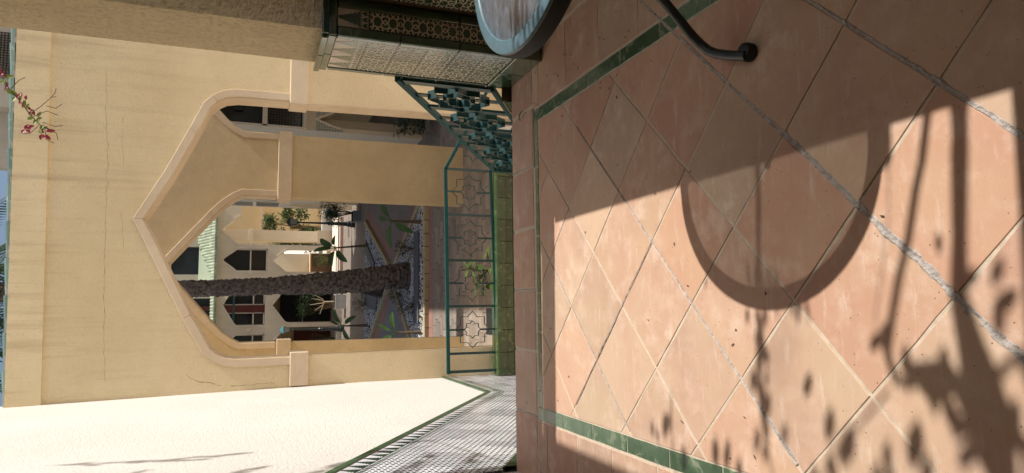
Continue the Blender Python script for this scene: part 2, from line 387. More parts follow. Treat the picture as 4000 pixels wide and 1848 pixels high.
for i in range(-12, 14):
    for j in range(-12, 14):
        p = [node(i, j), node(i+1, j), node(i+1, j+1), node(i, j+1)]
        p = clip(p, -1, 0, -X0); p = clip(p, 1, 0, X1) if p else p; p = clip(p, 0, 1, Y1) if p else p; p = clip(p, 0, -1, 0.6) if p else p
        if len(p) >= 3:
            q = []
            for a in p:
                if not q or (abs(a[0]-q[-1][0])+abs(a[1]-q[-1][1])) > 1e-4: q.append(a)
            if len(q) >= 3 and abs(area(q)) > 0.0008: tile_obj('floor_tile', q, 'terracotta', dz=random.uniform(-0.001, 0.001))
rect = lambda x0, x1, y0, y1: [(x0, y0), (x1, y0), (x1, y1), (x0, y1)]
y = 3.297
ys = [3.297, 3.003, 2.713, 2.417, 2.1245, 1.83, 1.535, 1.24, 0.945, 0.65, 0.355, 0.06, -0.235]
for a, b in zip(ys[:-1], ys[1:]): tile_obj('green_tile', rect(-0.571, X0, b, a), 'worn_green_glaze', gap=0.002)
ys = [3.248, 2.968, 2.680, 2.383, 2.086, 1.790, 1.494, 1.198, 0.902, 0.606, 0.31, 0.014]
for a, b in zip(ys[:-1], ys[1:]): tile_obj('green_tile', rect(X1, 1.062, b, a), 'worn_green_glaze', gap=0.002)
xs = [1.062, 0.745, 0.378, 0.08, -0.12, -0.42, -0.502]
for a, b in zip(xs[:-1], xs[1:]): tile_obj('green_tile', rect(b, a, 3.248, 3.30 if b > 0.4 else 3.297), 'worn_green_glaze', gap=0.002)
xs = [1.40, 1.09, 0.765, 0.4345, 0.1045, -0.223, -0.553, -0.90]
for a, b in zip(xs[:-1], xs[1:]): tile_obj('nosing_tile', rect(b, a, 3.315, 3.638), 'terracotta_edge', thick=0.034, bev=0.008)
ys = [3.312, 3.193, 2.862, 2.541, 2.205, 1.875, 1.545, 1.215, 0.885, 0.555, 0.225, -0.105]
for a, b in zip(ys[:-1], ys[1:]): tile_obj('border_tile', rect(-0.90, -0.575, b, a), 'terracotta_edge')
ys = [3.372, 3.233, 2.896, 2.558, 2.227, 1.893, 1.56, 1.226, 0.893, 0.56, 0.226, -0.107]
for a, b in zip(ys[:-1], ys[1:]):
    tile_obj('border_tile', rect(1.066, 1.400, b, max(b, min(a, 3.312))), 'terracotta')
    if a < 3.2: tile_obj('border_tile', rect(1.408, 1.50, b, a), 'terracotta')
# rough repairs along the opened joints
def crack(a, b, w0, w1, name='mortar_repair', z=0.0015):
    a = Vector((*a, 0)); b = Vector((*b, 0)); d = b-a; L = d.length; d.normalize(); nrm = Vector((-d.y, d.x, 0))
    n = int(L/0.009); L1 = []; L2 = []
    for i in range(n+1):
        t = i/n; ww = w0+(w1-w0)*t
        c = a+d*(L*t) + nrm*mnoise.noise(Vector((t*L*4, 1.3, w0*90)))*ww*0.6
        h1 = ww*(0.55+0.9*abs(mnoise.noise(Vector((t*L*17, 5.1, ww*70)))) + 0.5*abs(mnoise.noise(Vector((t*L*60, 2, 3)))))
        h2 = ww*(0.55+0.9*abs(mnoise.noise(Vector((t*L*15, 9.7, ww*50)))) + 0.5*abs(mnoise.noise(Vector((t*L*55, 7, 3)))))
        L1.append(c+nrm*h1); L2.append(c-nrm*h2)
    mb = MB(); vs = []
    for i in range(n+1):
        m_ = (L1[i]+L2[i])/2
        for q, zz in ((L1[i], -0.0008), (L1[i].lerp(m_, 0.35), z), (m_, z-0.0028*abs(mnoise.noise(Vector((i*0.21, 0, 8))))*2), (L2[i].lerp(m_, 0.35), z), (L2[i], -0.0008)):
            vs.append((q.x, q.y, zz + 0.0012*mnoise.noise(q*120)))
    fs = [(5*i+k, 5*i+k+1, 5*i+k+6, 5*i+k+5) for i in range(n) for k in range(4)]
    mb.add(vs, fs); return mb.build(name, 'mortar', bed)
crack(node(-2.35, 2), node(0.0, 2), 0.006, 0.009); crack(node(0.0, 2), node(5.0, 2), 0.009, 0.019)
crack(node(0.2, 3), node(1, 3), 0.005, 0.007); crack(node(1, 3), node(4.2, 3), 0.007, 0.011)
crack(node(-2.6, 0), node(0.1, 0), 0.003, 0.0035); crack(node(0.1, 0), node(2.1, 0), 0.004, 0.0065); crack(node(2.0, 0), node(2.9, 0), 0.007, 0.012); 
crack(node(-1.9, -2), node(1.1, -2), 0.0025, 0.003); crack(node(0, 0), node(0, -2), 0.003, 0.0045); crack(node(0,-2), node(0,-2.9), 0.002, 0.003)
crack((0.77, 3.31), (0.77, 3.63), 0.003, 0.002); crack((1.08, 3.31), (0.75, 3.308), 0.004, 0.006)
crack((0.105, 3.31), (0.105, 3.63), 0.002, 0.002); crack((-0.553, 3.31), (-0.553, 3.63), 0.003, 0.0015)

# =================================================================== GROUND, STAIRS, LANDING
ZL = -2.2; ZC = -2.3
MB().box(-60, 70, 8.6, 90, -3.0, ZC-0.03).build('courtyard_ground', 'pale_trim', kind='structure')
MB().box(-60, 70, -40, 8.59, -3.0, ZL-0.12).build('lower_ground', 'pale_trim', kind='structure')
st = MB().box(-0.88, 1.40, 3.625, 3.64, -0.25, -0.03)
stairs = st.build('stairs', 'terracotta_edge', kind='structure')
for k in range(1, 13):
    y0 = 3.64+0.265*(k-1)
    MB().box(-0.88, 1.40, y0, y0+0.262, ZL-0.02, -0.169*k).build('step', 'terracotta_edge', stairs)
    MB().box(-0.88, 1.40, y0+0.245, y0+0.2625, -0.169*k-0.02, -0.169*k+0.003).build('step_nosing', 'worn_green_glaze', stairs)
landing = MB().box(-0.9, 6.0, 6.82, 8.62, ZL-0.1, ZL).build('landing_floor', 'terracotta_edge', kind='structure')
# unseen porch added round the camera, openings shaped to cut the sun patch: wall and roof behind and above, parapet and posts at the right
porch = thing('porch_sun_blocker', 'unseen rough tan plastered porch, added to shape the sunlight, around the tiled terrace with a low parapet', 'building')
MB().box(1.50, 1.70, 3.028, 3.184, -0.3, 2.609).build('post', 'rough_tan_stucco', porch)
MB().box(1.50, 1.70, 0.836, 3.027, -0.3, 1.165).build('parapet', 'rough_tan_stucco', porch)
MB().box(1.49, 1.71, 0.84, 3.02, 1.165, 1.195).build('parapet_coping', 'dark_green_glaze', porch)
MB().box(1.50, 1.70, -3.0, 0.835, -0.3, 2.609).build('side_wall', 'ochre_stucco', porch)
MB().box(1.50, 1.70, -3.0, 3.67, 2.61, 3.1).build('lintel', 'ochre_stucco', porch)
MB().box(-0.9, 1.50, -3.0, 3.20, 3.0, 3.1).build('ceiling', 'brown_wood', porch)
MB().box(-1.1, 1.7, -3.2, -3.0, -0.3, 3.1).build('rear_wall', 'brown_wood', porch)
MB().box(-1.1, 1.71, -3.21, 3.21, 3.105, 3.2).build('roof_slab', 'pale_stucco', porch)

# =================================================================== ZELLIGE TILES
def octagram(r, n=8, inner=0.765):
    return [(math.cos(math.pi*k/8)*r*(1 if k % 2 == 0 else inner), math.sin(math.pi*k/8)*r*(1 if k % 2 == 0 else inner)) for k in range(16)]
def star_tile_mesh(W, Hh, nu, nv, name, lw=0.0054):
    mb = MB(); g = 0.0012
    mb.box(g, W-g, g, Hh-g, -0.008, 0, 0)
    pu = W/nu; pv = Hh/nv; z = 0.0012
    def quad(a, b, w_, zz=z, mi=1):
        dx, dy = b[0]-a[0], b[1]-a[1]; L = math.hypot(dx, dy)
        if L < 1e-6: return
        ux, uy = -dy/L*w_/2, dx/L*w_/2
        P = [(a[0]+ux, a[1]+uy), (b[0]+ux, b[1]+uy), (b[0]-ux, b[1]-uy), (a[0]-ux, a[1]-uy)]
        P = [(min(max(x, g), W-g), min(max(y, g), Hh-g)) for x, y in P]
        mb.add([(x, y, zz) for x, y in P], [(0, 1, 2, 3)], mi)
    for i in range(nu):
        for j in range(nv):
            cx, cy = (i+0.5)*pu, (j+0.5)*pv
            S = [(cx+x*pu*0.36, cy+y*pv*0.36) for x, y in octagram(1)]
            for k in range(16): quad(S[k], S[(k+1) % 16], lw)
            for k in (0, 4, 8, 12):                       # four arms fork out to the neighbouring stars
                a = math.pi*k/8; c_, s_ = round(math.cos(a)), round(math.sin(a))
                tip = S[k]; e = (cx+c_*pu*0.5, cy+s_*pv*0.5)
                quad(tip, (e[0]+s_*pu*0.14, e[1]+c_*pv*0.14), lw*0.9, z+0.0002); quad(tip, (e[0]-s_*pu*0.14, e[1]-c_*pv*0.14), lw*0.9, z+0.0003)
            for k in (2, 6, 10, 14):
                a = math.pi*k/8; tip = S[k]
                ex = (cx+math.copysign(pu*0.36, math.cos(a)), cy+math.copysign(pv*0.5, math.sin(a))); ey = (cx+math.copysign(pu*0.5, math.cos(a)), cy+math.copysign(pv*0.36, math.sin(a)))
                quad(tip, ex, lw*0.9, z+0.0004); quad(tip, ey, lw*0.9, z+0.0005)
    return mb.mesh(name, ['green_glaze', 'cream_glaze'])
def frieze_tile_mesh(W, Hm, Hc, n, name, mats_=('cream_glaze', 'green_glaze')):
    """stepped merlons in green on cream over a band of small arrow shapes"""
    mb = MB(); g = 0.0012; mb.box(g, W-g, g, Hm+Hc-g, -0.008, 0, 0); z = 0.001
    p = W/n
    for i in range(n):
        c = (i+0.5)*p; st_ = 5
        for k in range(st_):
            y0 = Hc+k*Hm/st_*0.97; y1 = Hc+(k+1)*Hm/st_*0.97; w0 = p*0.47*(1-k/(st_+0.5)); w1 = w0*0.55
            mb.add([(c-w0, y0, z), (c+w0, y0, z), (c+w1, y1, z), (c-w1, y1, z)], [(0, 1, 2, 3)], 1)
    for y0, y1 in ((0.001, 0.006), (Hc-0.0065, Hc-0.002)): mb.add([(g, y0, z), (W-g, y0, z), (W-g, y1, z), (g, y1, z)], [(0, 1, 2, 3)], 1)
    m_ = max(2, round(W/0.035)); q = W/m_
    for i in range(m_):
        c = (i+0.5)*q
        mb.add([(c-q*.34, 0.009, z), (c-q*.14, 0.009, z), (c, 0.016, z), (c+q*.14, 0.009, z), (c+q*.34, 0.009, z), (c+q*.34, Hc*.5, z), (c+0.002, Hc-0.010, z), (c-0.002, Hc-0.010, z), (c-q*.34, Hc*.5, z)],
               [(0, 1, 2, 8), (2, 3, 4, 5), (2, 5, 6, 7, 8)], 1)
    return mb.mesh(name, mats_)
def trim_mesh(L, Hh, name, m='green_glaze', d=0.016, th=-0.008):
    mb = MB(); mb.box(0.001, L-0.001, 0.001, Hh-0.001, th, d); me = mb.mesh(name, m); return bevel_mesh(me, 0.006, 3)
# frame of a panel: origin, u (along), v (up the panel), n (out of the wall)
def place(me, name, parent, org, u, v, n, a, b, off=0.0, **kw):
    u, v, n = Vector(u), Vector(v), Vector(n)
    p = Vector(org)+u*a+v*b+n*off
    o = link(name, me, parent, **kw)
    o.matrix_parent_inverse = Matrix.Identity(4)
    o.matrix_local = Matrix(((u.x, v.x, n.x, p.x), (u.y, v.y, n.y, p.y), (u.z, v.z, n.z, p.z), (0, 0, 0, 1)))
    return o
def place_cut(me, name, parent, org, u, v, n, a, b, planes, off=0.0):
    """same, cut by world planes (point, normal): the side the normal points to goes"""
    u, v, n = Vector(u), Vector(v), Vector(n); p = Vector(org)+u*a+v*b+n*off
    MX = Matrix(((u.x, v.x, n.x, p.x), (u.y, v.y, n.y, p.y), (u.z, v.z, n.z, p.z), (0, 0, 0, 1)))
    cs = [MX@Vector(c.co) for c in me.vertices]
    cut = False
    for q, nn in planes:
        d = [(c-Vector(q)).dot(Vector(nn)) for c in cs]
        if min(d) >= -1e-4: return None
        if max(d) > 1e-4: cut = True
    if not cut: return place(me, name, parent, org, u, v, n, a, b, off)
    bm = bmesh.new(); bm.from_mesh(me); bm.transform(MX)
    for q, nn in planes:
        bmesh.ops.bisect_plane(bm, geom=bm.verts[:]+bm.edges[:]+bm.faces[:], plane_co=q, plane_no=nn, clear_outer=True)
    if len(bm.faces) < 3: bm.free(); return None
    m2 = bpy.data.meshes.new(name); 
    c0 = p; bm.transform(Matrix.Translation(-c0)); bm.to_mesh(m2); bm.free()
    for mm in me.materials: m2.materials.append(mm)
    return link(name, m2, parent, loc=c0)
STW = 0.205; STH = 0.15
star_me = star_tile_mesh(STW, STH, 2, 2, 'star_tile')
def dot_tile_mesh(W, Hh, name):
    mb = MB(); g = 0.0012; mb.box(g, W-g, g, Hh-g, -0.008, 0, 0); z = 0.001
    nu, nv = 5, 4; pu, pv = W/nu, Hh/nv
    for i in range(nu):
        for j in range(nv):
            for k, (ox, oy, r) in enumerate(((0.5, 0.5, 0.37), (0.0, 0.0, 0.15))):
                if k and (i == 0 or j == 0): continue
                cx, cy = (i+ox)*pu, (j+oy)*pv; n_ = 8
                mb.add([(cx+math.cos(math.pi*2*q/n_)*pu*r*(1 if q % 2 == 0 else .66), cy+math.sin(math.pi*2*q/n_)*pv*r*(1 if q % 2 == 0 else .66), z) for q in range(n_)], [tuple(range(n_))], 1)
    return mb.mesh(name, ['sunlit_glaze', 'green_glaze'])
dot_me = dot_tile_mesh(STW, STH, 'mosaic_tile')  # same star mosaic washed out by sun, drawn as dots on white
frw_me = frieze_tile_mesh(STW, 0.105, 0.045, 2, 'sunlit_frieze_tile', ('sunlit_glaze', 'green_glaze'))
frz_me = frieze_tile_mesh(STW, 0.105, 0.045, 2, 'frieze_tile')
trim_me = trim_mesh(0.28, 0.048, 'green_trim', 'border_glaze', 0.010)
skirt_me = trim_mesh(0.28, 0.22, 'skirting_tile', 'green_glaze', 0.02)

# ------------------------------------------------------------------ left white wall
XL = -0.885
lw = thing('white_wall', 'sunlit white rendered wall with a green mosaic dado, whitened for the sun, going down beside the stairs', 'wall')
mb = MB()
zs = [-2.4, 0.0, 2.0, 4.4, 6.4]
vs = []; 
for z in zs:
    x = XL-0.012 - (0.021*z if z > 0 else 0)
    vs += [(x, 3.20, z), (x, 9.02, z), (x-0.3, 9.02, z), (x-0.3, 3.20, z)]
fs = []
for i in range(len(zs)-1):
    for k in range(4): fs.append((4*i+k, 4*i+(k+1) % 4, 4*i+4+(k+1) % 4, 4*i+4+k))
fs += [(0, 1, 2, 3), (16, 17, 18, 19)]
mb.add(vs, fs); mb.build('render_wall', 'white_stucco', lw)
MB().box(XL-0.31, XL-0.012, -3.0, 3.199, -0.3, 3.1).build('porch_side_wall', 'ochre_stucco', lw)
# slanted panel: top edge from (3.96,.99) to (7.07,-1.0)
P0 = Vector((XL, 3.30, 0.99+0.66*0.64)); P1 = Vector((XL, 7.07, -1.0)); u = (P1-P0).normalized(); n = Vector((1, 0, 0)); v = n.cross(u)
if v.z < 0: v = -v
u2 = Vector((0, 1, 0)); v2 = Vector((0, 0, 1))
bis = (u-u2).normalized()                                    # mitre plane through P1
pn = Vector((0, (u+u2).normalized().y, (u+u2).normalized().z)); 
cutA = [(P1, tuple(pn)), (Vector((XL, 3.64, 0)), (0, -1, 0)), ]
cutB = [(P1, tuple(-pn)), (Vector((XL, 8.895, 0)), (0, 1, 0))]
tot = (P1-P0).length
def panel(parent, org, u, v, n, L, cuts, rows=5, start=0.0):
    a = start
    while a < L:
        for r_ in range(rows): place_cut(dot_me, 'mosaic_tile', parent, org, u, v, n, a, -0.04-0.15-STH*(r_+1), cuts)
        place_cut(frw_me, 'frieze_tile', parent, org, u, v, n, a, -0.04-0.15, cuts)
        a += STW
    a = start
    while a < L:
        place_cut(trim_me, 'green_trim', parent, org, u, v, n, a, -0.04, cuts)
        place_cut(skirt_me, 'skirting_tile', parent, org, u, v, n, a, -0.04-0.15-STH*rows-0.22, cuts)
        a += 0.28
panel(lw, P0, u, v, n, tot+1.0, cutA)
panel(lw, P1-u2*0.82, u2, v2, n, 2.8, cutB, rows=6)

# ------------------------------------------------------------------ tiled pillar at the right
pil = thing('tiled_pillar', 'square rough plastered pillar with green star mosaic dado beside the round table', 'pillar')
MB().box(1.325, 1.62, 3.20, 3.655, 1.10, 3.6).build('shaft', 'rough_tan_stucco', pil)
MB().box(1.308, 1.62, 3.185, 3.67, -0.9, 1.10).build('dado_core', 'dark_grout', pil)
uS, vS, nS = Vector((0, 1, 0)), Vector((0, 0, 1)), Vector((-1, 0, 0))
# side panel: tiles' local frame u=+y mirrored so that normals point to -x
def side(me, name, a, b, off=0.0, cuts=()):
    return place_cut(me, name, pil, Vector((1.300, 3.63, 0)), Vector((0, -1, 0)), vS, nS, a, b, list(cuts), off)
c1 = [(Vector((1.3, 3.222, 0)), (0, -1, 0))]
for r_ in range(5):
    for k in range(2): side(star_me, 'star_tile', k*STW, 0.9-STH*(r_+1), 0, c1)
for k in range(2): side(frz_me, 'frieze_tile', k*STW, 0.90, 0, c1)
capm = trim_mesh(0.243, 0.032, 'cap_trim', 'green_glaze', 0.022, -0.002); capm2 = trim_mesh(0.243, 0.040, 'cap_trim', 'green_glaze', 0.010, -0.002)
for k in range(2): side(capm2, 'cap_trim', -0.04+k*0.245, 1.052); side(capm, 'cap_trim', -0.04+k*0.245, 1.09)
vt = trim_mesh(0.04, 0.30, 'edge_trim', 'green_glaze', 0.006)
for k in range(3): 
    side(vt, 'edge_trim', -0.04, 0.147+0.301*k); side(vt, 'edge_trim', 0.409, 0.147+0.301*k)
bs = trim_mesh(0.244, 0.145, 'base_tile', 'green_glaze', 0.006)
for k in range(2): side(bs, 'base_tile', -0.04+k*0.2455, 0.001)
# narrow front face, with its own narrow star tiles
fr_me = star_tile_mesh(0.092, STH, 1, 2, 'narrow_star_tile', 0.0066); ff_me = frieze_tile_mesh(0.092, 0.105, 0.045, 1, 'narrow_frieze_tile')
uF, nF = Vector((1, 0, 0)), Vector((0, -1, 0))
def front(me, name, a, b, off=0.0): return place(me, name, pil, Vector((1.292, 3.178, 0)), uF, vS, nF, a, b, off)
for r_ in range(5): front(fr_me, 'star_tile', 0.05, 0.9-STH*(r_+1))
front(ff_me, 'frieze_tile', 0.05, 0.9)
vt2 = trim_mesh(0.047, 0.30, 'edge_trim', 'green_glaze', 0.004)
for k in range(3): front(vt2, 'edge_trim', 0.002, 0.147+0.301*k); front(vt2, 'edge_trim', 0.143, 0.147+0.301*k)
fc = trim_mesh(0.19, 0.032, 'cap_trim', 'green_glaze', 0.022, -0.002); fc2 = trim_mesh(0.19, 0.04, 'cap_trim', 'green_glaze', 0.010, -0.002)
front(fc, 'cap_trim', 0.0, 1.09); front(fc2, 'cap_trim', 0.0, 1.052); front(trim_mesh(0.19, 0.145, 'base_tile', 'green_glaze', 0.006), 'base_tile', 0.0, 0.001)
# the parapet's mosaic beside it
par = thing('parapet_dado', 'dark green mosaic facing of the low porch parapet right of the tiled pillar', 'tiled wall')
cP = [(Vector((1.49, 0.885, 0)), (0, -1, 0)), (Vector((1.49, 3.17, 0)), (0, 1, 0))]
MB().box(1.489, 1.4995, 0.885, 3.17, 0.0, 1.16).build('backing', 'dark_grout', par)
for k in range(12):
    for r_ in range(5): place_cut(star_me, 'star_tile', par, Vector((1.480, 3.12, 0)), Vector((0, -1, 0)), vS, nS, k*STW, 0.9-STH*(r_+1), cP)
    place_cut(frz_me, 'frieze_tile', par, Vector((1.480, 3.12, 0)), Vector((0, -1, 0)), vS, nS, k*STW, 0.9, cP)
    place_cut(capm2, 'cap_trim', par, Vector((1.480, 3.12, 0)), Vector((0, -1, 0)), vS, nS, k*0.243, 1.052, cP)
    place_cut(bs, 'base_tile', par, Vector((1.480, 3.12, 0)), Vector((0, -1, 0)), vS, nS, k*0.244, 0.001, cP)

# =================================================================== ARCH WALL
YA = 8.90; TH = 0.32
inner = [(-0.515, -2.32), (-0.53, -1.0), (-0.545, 0.72), (-0.55, 1.32), (-0.55, 1.55), (-0.535, 1.66), (-0.49, 1.76), (-0.42, 1.84), (-0.02, 2.06), (0.44, 2.28), (0.84, 2.475), (1.10, 2.575),
         (1.64, 2.31), (2.17, 2.065), (2.50, 1.92), (2.585, 1.84), (2.64, 1.75), (2.665, 1.62), (2.67, 1.40), (2.675, 0.78), (2.70, -0.82), (2.71, -2.32)]
# apex correction: a true point
inner[10:12] = [(0.90, 2.50), (1.10, 2.60)]
aw = thing('arch_wall', 'tall tan plastered garden wall with one wide pointed arch and green tile coping', 'wall')
outer = [(-0.95, -2.32)] + [(-0.95, 3.56), (3.9, 3.64), (5.6, 3.66), (5.6, -2.32)]
poly = [(-0.97, -2.32)] + inner + [(5.6, -2.32), (5.6, 3.68), (-0.99, 3.53)]
MB().prism([poly], XZ, YA, YA+TH).build('wall_face', 'tan_stucco', aw)
MB().prism([[(-1.0, 3.50), (5.6, 3.67), (5.6, 4.0), (-1.0, 3.83)]], XZ, YA-0.035, YA+TH+0.03).build('fascia', 'tan_stucco', aw)
def band_outer(p, w_=0.095):
    res = []
    for i in range(len(p)):
        a = Vector(p[max(i-1, 0)]); b = Vector(p[i]); c = Vector(p[min(i+1, len(p)-1)])
        e1 = (b-a).normalized() if (b-a).length > 1e-6 else (c-b).normalized(); e2 = (c-b).normalized() if (c-b).length > 1e-6 else e1
        n1 = Vector((-e1.y, e1.x)); n2 = Vector((-e2.y, e2.x)); s_ = (n1+n2); k = w_/max(0.3, 1+n1.dot(n2)); res.append((b.x+s_.x*k, b.y+s_.y*k))
    return res
def moulding(parent, p, y0, depth, w_, idxs, m, back):
    o = band_outer(p, w_)
    for a, b in idxs:
        ii = p[a:b+1]; oo = o[a:b+1]
        off = 0.0015
        me = MB().prism([ii+oo[::-1]], XZ, y0-depth, y0-0.002).mesh('moulding_piece', m); bevel_mesh(me, 0.007, 2); link('moulding_piece', me, parent)
        # painted reveal lining
        q = [(x*1.0, z) for x, z in ii]; lin = band_outer(ii, -0.012)
        MB().prism([ii+lin[::-1]], XZ, y0-0.002, y0+back).build('reveal_lining', m, parent)
moulding(aw, inner, YA, 0.030, 0.095, [(2, 8), (8, 11), (11, 13), (13, 15), (15, 19)], 'cream_trim', TH-0.01)
MB().prism([[(-0.515, -2.30), (-0.53, -1.0), (-0.545, 0.72), (-0.533, 0.72), (-0.518, -1.0), (-0.503, -2.30)]], XZ, YA+0.002, YA+TH).build('left_reveal', 'ochre_stucco', aw)
MB().prism([[(2.675, 0.78), (2.70, -0.82), (2.71, -2.30), (2.698, -2.30), (2.688, -0.82), (2.663, 0.78)]], XZ, YA+0.002, YA+TH).build('right_reveal', 'cream_trim', aw)
def impost(parent, x0, x1, z0, z1, y0, y1, m='cream_trim'):
    me = MB().box(x0, x1, y0, y1, z0, z1).mesh('impost_block', m); bevel_mesh(me, 0.012, 3); return link('impost_block', me, parent)
impost(aw, -0.90, -0.49, 0.715, 0.935, YA-0.05, YA+TH+0.02); impost(aw, 2.635, 3.9, 0.775, 1.0, YA-0.05, YA+TH+0.02)
# hairline cracks in the plaster
def hair(pts, w_, y=YA-0.0012, name='plaster_crack', wob=0.018):
    pr = []
    for (x0, z0), (x1, z1) in zip(pts[:-1], pts[1:]):
        n_ = max(2, int(math.hypot(x1-x0, z1-z0)/0.025))
        for k in range(n_): t = k/n_; pr.append((x0+(x1-x0)*t, z0+(z1-z0)*t))
    pr.append(pts[-1]); mb = MB(); vs = []
    for i, (x, z) in enumerate(pr):
        dz = wob*mnoise.noise(Vector((x*9, z*9, 3)))+wob*0.5*mnoise.noise(Vector((x*31, z*31, 7))); w2 = w_*(0.3+1.1*abs(mnoise.noise(Vector((x*13, z*13, 1)))))
        vert = abs(pts[-1][1]-pts[0][1]) > abs(pts[-1][0]-pts[0][0])
        if vert: vs += [(x+dz-w2, y, z), (x+dz+w2, y, z)]
        else: vs += [(x, y, z+dz+w2), (x, y, z+dz-w2)]
    mb.add(vs, [(2*i, 2*i+1, 2*i+3, 2*i+2) for i in range(len(pr)-1)]); mb.build(name, 'stem_brown', aw)
hair([(2.83, 3.06), (1.79, 2.99), (0.41, 2.97), (-0.76, 2.91)], 0.0022); hair([(2.3, 2.86), (1.7, 2.83)], 0.0015); hair([(1.2, 2.83), (0.72, 2.78)], 0.0014)
hair([(-0.72, 2.08), (-0.80, 1.95), (-0.85, 1.7)], 0.004); hair([(-0.87, 1.6), (-0.86, 1.1)], 0.003)
# coping of green glazed roof tiles, each lapping over the next
def half_tile(L, r0, r1, n=7):
    mb = MB(); vs = []
    for x, r in ((0, r0), (L, r1)):
        for rr in (r, r-0.014):
            for j in range(n+1): t = math.pi*j/n; vs.append((x, math.cos(t)*rr*1.9, math.sin(t)*rr))
    N = n+1; fs = []
    for j in range(n): fs += [(j, j+1, 2*N+j+1, 2*N+j), (N+j, 3*N+j, 3*N+j+1, N+j+1), (j, N+j, N+j+1, j+1), (2*N+j, 2*N+j+1, 3*N+j+1, 3*N+j)]
    mb.add(vs, fs); return mb
ct = half_tile(0.46, 0.062, 0.088).mesh('coping_tile', 'roof_tile_glaze')
for k in range(13): link('coping_tile', ct, aw, loc=(-1.05+0.405*k, YA+0.13, 3.82+0.034*(0.405*k)-0.0), rot=(0, -R(2.0)+R(1.6), 0))
MB().prism([[(-1.0, 3.83), (5.0, 4.0), (5.0, 4.02), (-1.0, 3.85)]], XZ, YA-0.0, YA+0.27).build('mortar_bedding', 'mortar', aw)

# ------------------------------------------------------------------ arcade wall behind
YB = 12.2
ar = thing('arcade_wall', 'ochre plastered wall of pointed arches with a thick square column behind the first arch', 'wall')
def arch_pts(xl, xr, zs_, zsh, za):
    c = (xl+xr)/2; w_ = (xr-xl)/2
    P = [(xl, -2.32), (xl, zs_), (xl, zsh-0.12), (xl+0.05*w_, zsh), (xl+0.15*w_, zsh+0.16), (xl+0.30*w_, zsh+0.33)]
    Q = [(xr-(x-xl), z) for x, z in P[::-1]]
    return P+[(c, za)]+Q
aL = arch_pts(-0.50, 1.97, 1.0, 1.68, 2.72); aR = arch_pts(3.06, 5.53, 1.0, 1.68, 2.72)
poly = [(-2.2, -2.32)]+aL+aR+[(7.0, -2.32), (7.0, 3.9), (-2.2, 3.9)]
MB().prism([poly], XZ, YB, YB+0.35).build('wall_face', 'ochre_stucco', ar)
moulding(ar, aL, YB, 0.03, 0.10, [(1, 5), (5, 6), (6, 7), (7, 11)], 'cream_trim', 0.34)
moulding(ar, aR, YB, 0.03, 0.10, [(1, 5), (5, 6), (6, 7), (7, 11)], 'cream_trim', 0.34)
impost(ar, 1.92, 3.11, 0.79, 1.02, YB-0.05, YB+0.37); impost(ar, -0.72, -0.45, 0.75, 0.98, YB-0.05, YB+0.37); impost(ar, 5.48, 6.4, 0.79, 1.02, YB-0.05, YB+0.37)
MB().box(-1.05, -0.75, 9.23, 12.19, -2.32, 3.6).build('side_return', 'ochre_stucco', ar)

# =================================================================== STAIR RAILING + LANDING RAILING
def star_frame(mb, cx, cz, r, to3, th, dp, slope=0.0, mi=0):
    S = [(cx+x*r, cz+y*r+slope*x*r) for x, y in octagram(1, inner=0.765)]
    for k in range(16):
        a = S[k]; b = S[(k+1) % 16]; mb.bar(to3(*a), to3(*b), th, dp, to3.n, mi)
class To3:
    def __init__(s, f, n): s.f = f; s.n = n
    def __call__(s, a, b): return s.f(a, b)
rl = thing('stair_railing', 'teal metal railing with star cutouts sloping down the right side of the stairs', 'railing')
XR = 1.29; T1 = To3(lambda a, b: (XR, a, b), (1, 0, 0)); SL = -0.61
ztop = lambda y: 0.665+SL*(y-3.67); zbot = lambda y: 0.105+SL*(y-3.67)
D1 = 0.055
MB().bar((XR, 3.665, ztop(3.665)), (XR, 5.90, ztop(5.90)), 0.034, 0.030).build('top_rail', 'teal_rail', rl)
MB().bar((XR, 3.672, zbot(3.672)), (XR, 5.885, zbot(5.885)), 0.034, 0.022).build('bottom_rail', 'teal_rail', rl)
ny = 5; dy = (5.86-3.70)/ny
for k in range(ny+1):
    yy = 3.70+dy*k
    MB().bar((XR, yy, zbot(yy)+0.01), (XR, yy, ztop(yy)-0.012), D1 if k < ny else 0.066, 0.016 if k < ny else 0.05, (1, 0, 0)).build('upright_bar' if k < ny else 'end_post', 'teal_metal', rl)
for k in range(ny):
    yc = 3.70+dy*(k+0.5); zc = (ztop(yc)+zbot(yc))/2
    mb = MB(); star_frame(mb, yc, zc, 0.195, T1, 0.007, D1*0.93, SL*0.62); star_frame(mb, yc, zc, 0.10, T1, 0.007, D1*0.93, SL*0.62)
    mb.bar((XR, yc, zc+0.10), (XR, yc, ztop(yc)-0.01), D1*0.9, 0.007, (1, 0, 0)); mb.bar((XR, yc, zc-0.10), (XR, yc, zbot(yc)+0.01), D1*0.9, 0.007, (1, 0, 0))
    mb.build('star_panel', 'teal_metal', rl)
cb = thing('stair_curb', 'sloping green tiled curb carrying the teal stair railing', 'curb')
MB().prism([[(3.64, -2.2), (5.95, -2.2), (5.95, 0.035+SL*2.28), (3.64, 0.035+SL*-0.03)]], YZ, 1.215, 1.375).build('core', 'dark_grout', cb)
ct2 = trim_mesh(0.20, 0.165, 'curb_tile', 'olive_glaze', 0.010, -0.004)
uu = Vector((0, 1, SL)).normalized(); 
for k in range(13): place(ct2, 'curb_tile', cb, Vector((1.21, 3.65, 0.045)), uu, Vector((1, 0, 0)), Vector((0, -uu.z, uu.y)), k*0.203, 0, 0)
ct3 = trim_mesh(0.20, 0.14, 'curb_side_tile', 'olive_glaze', 0.006, -0.002)
vv = Vector((0, -uu.z, uu.y))
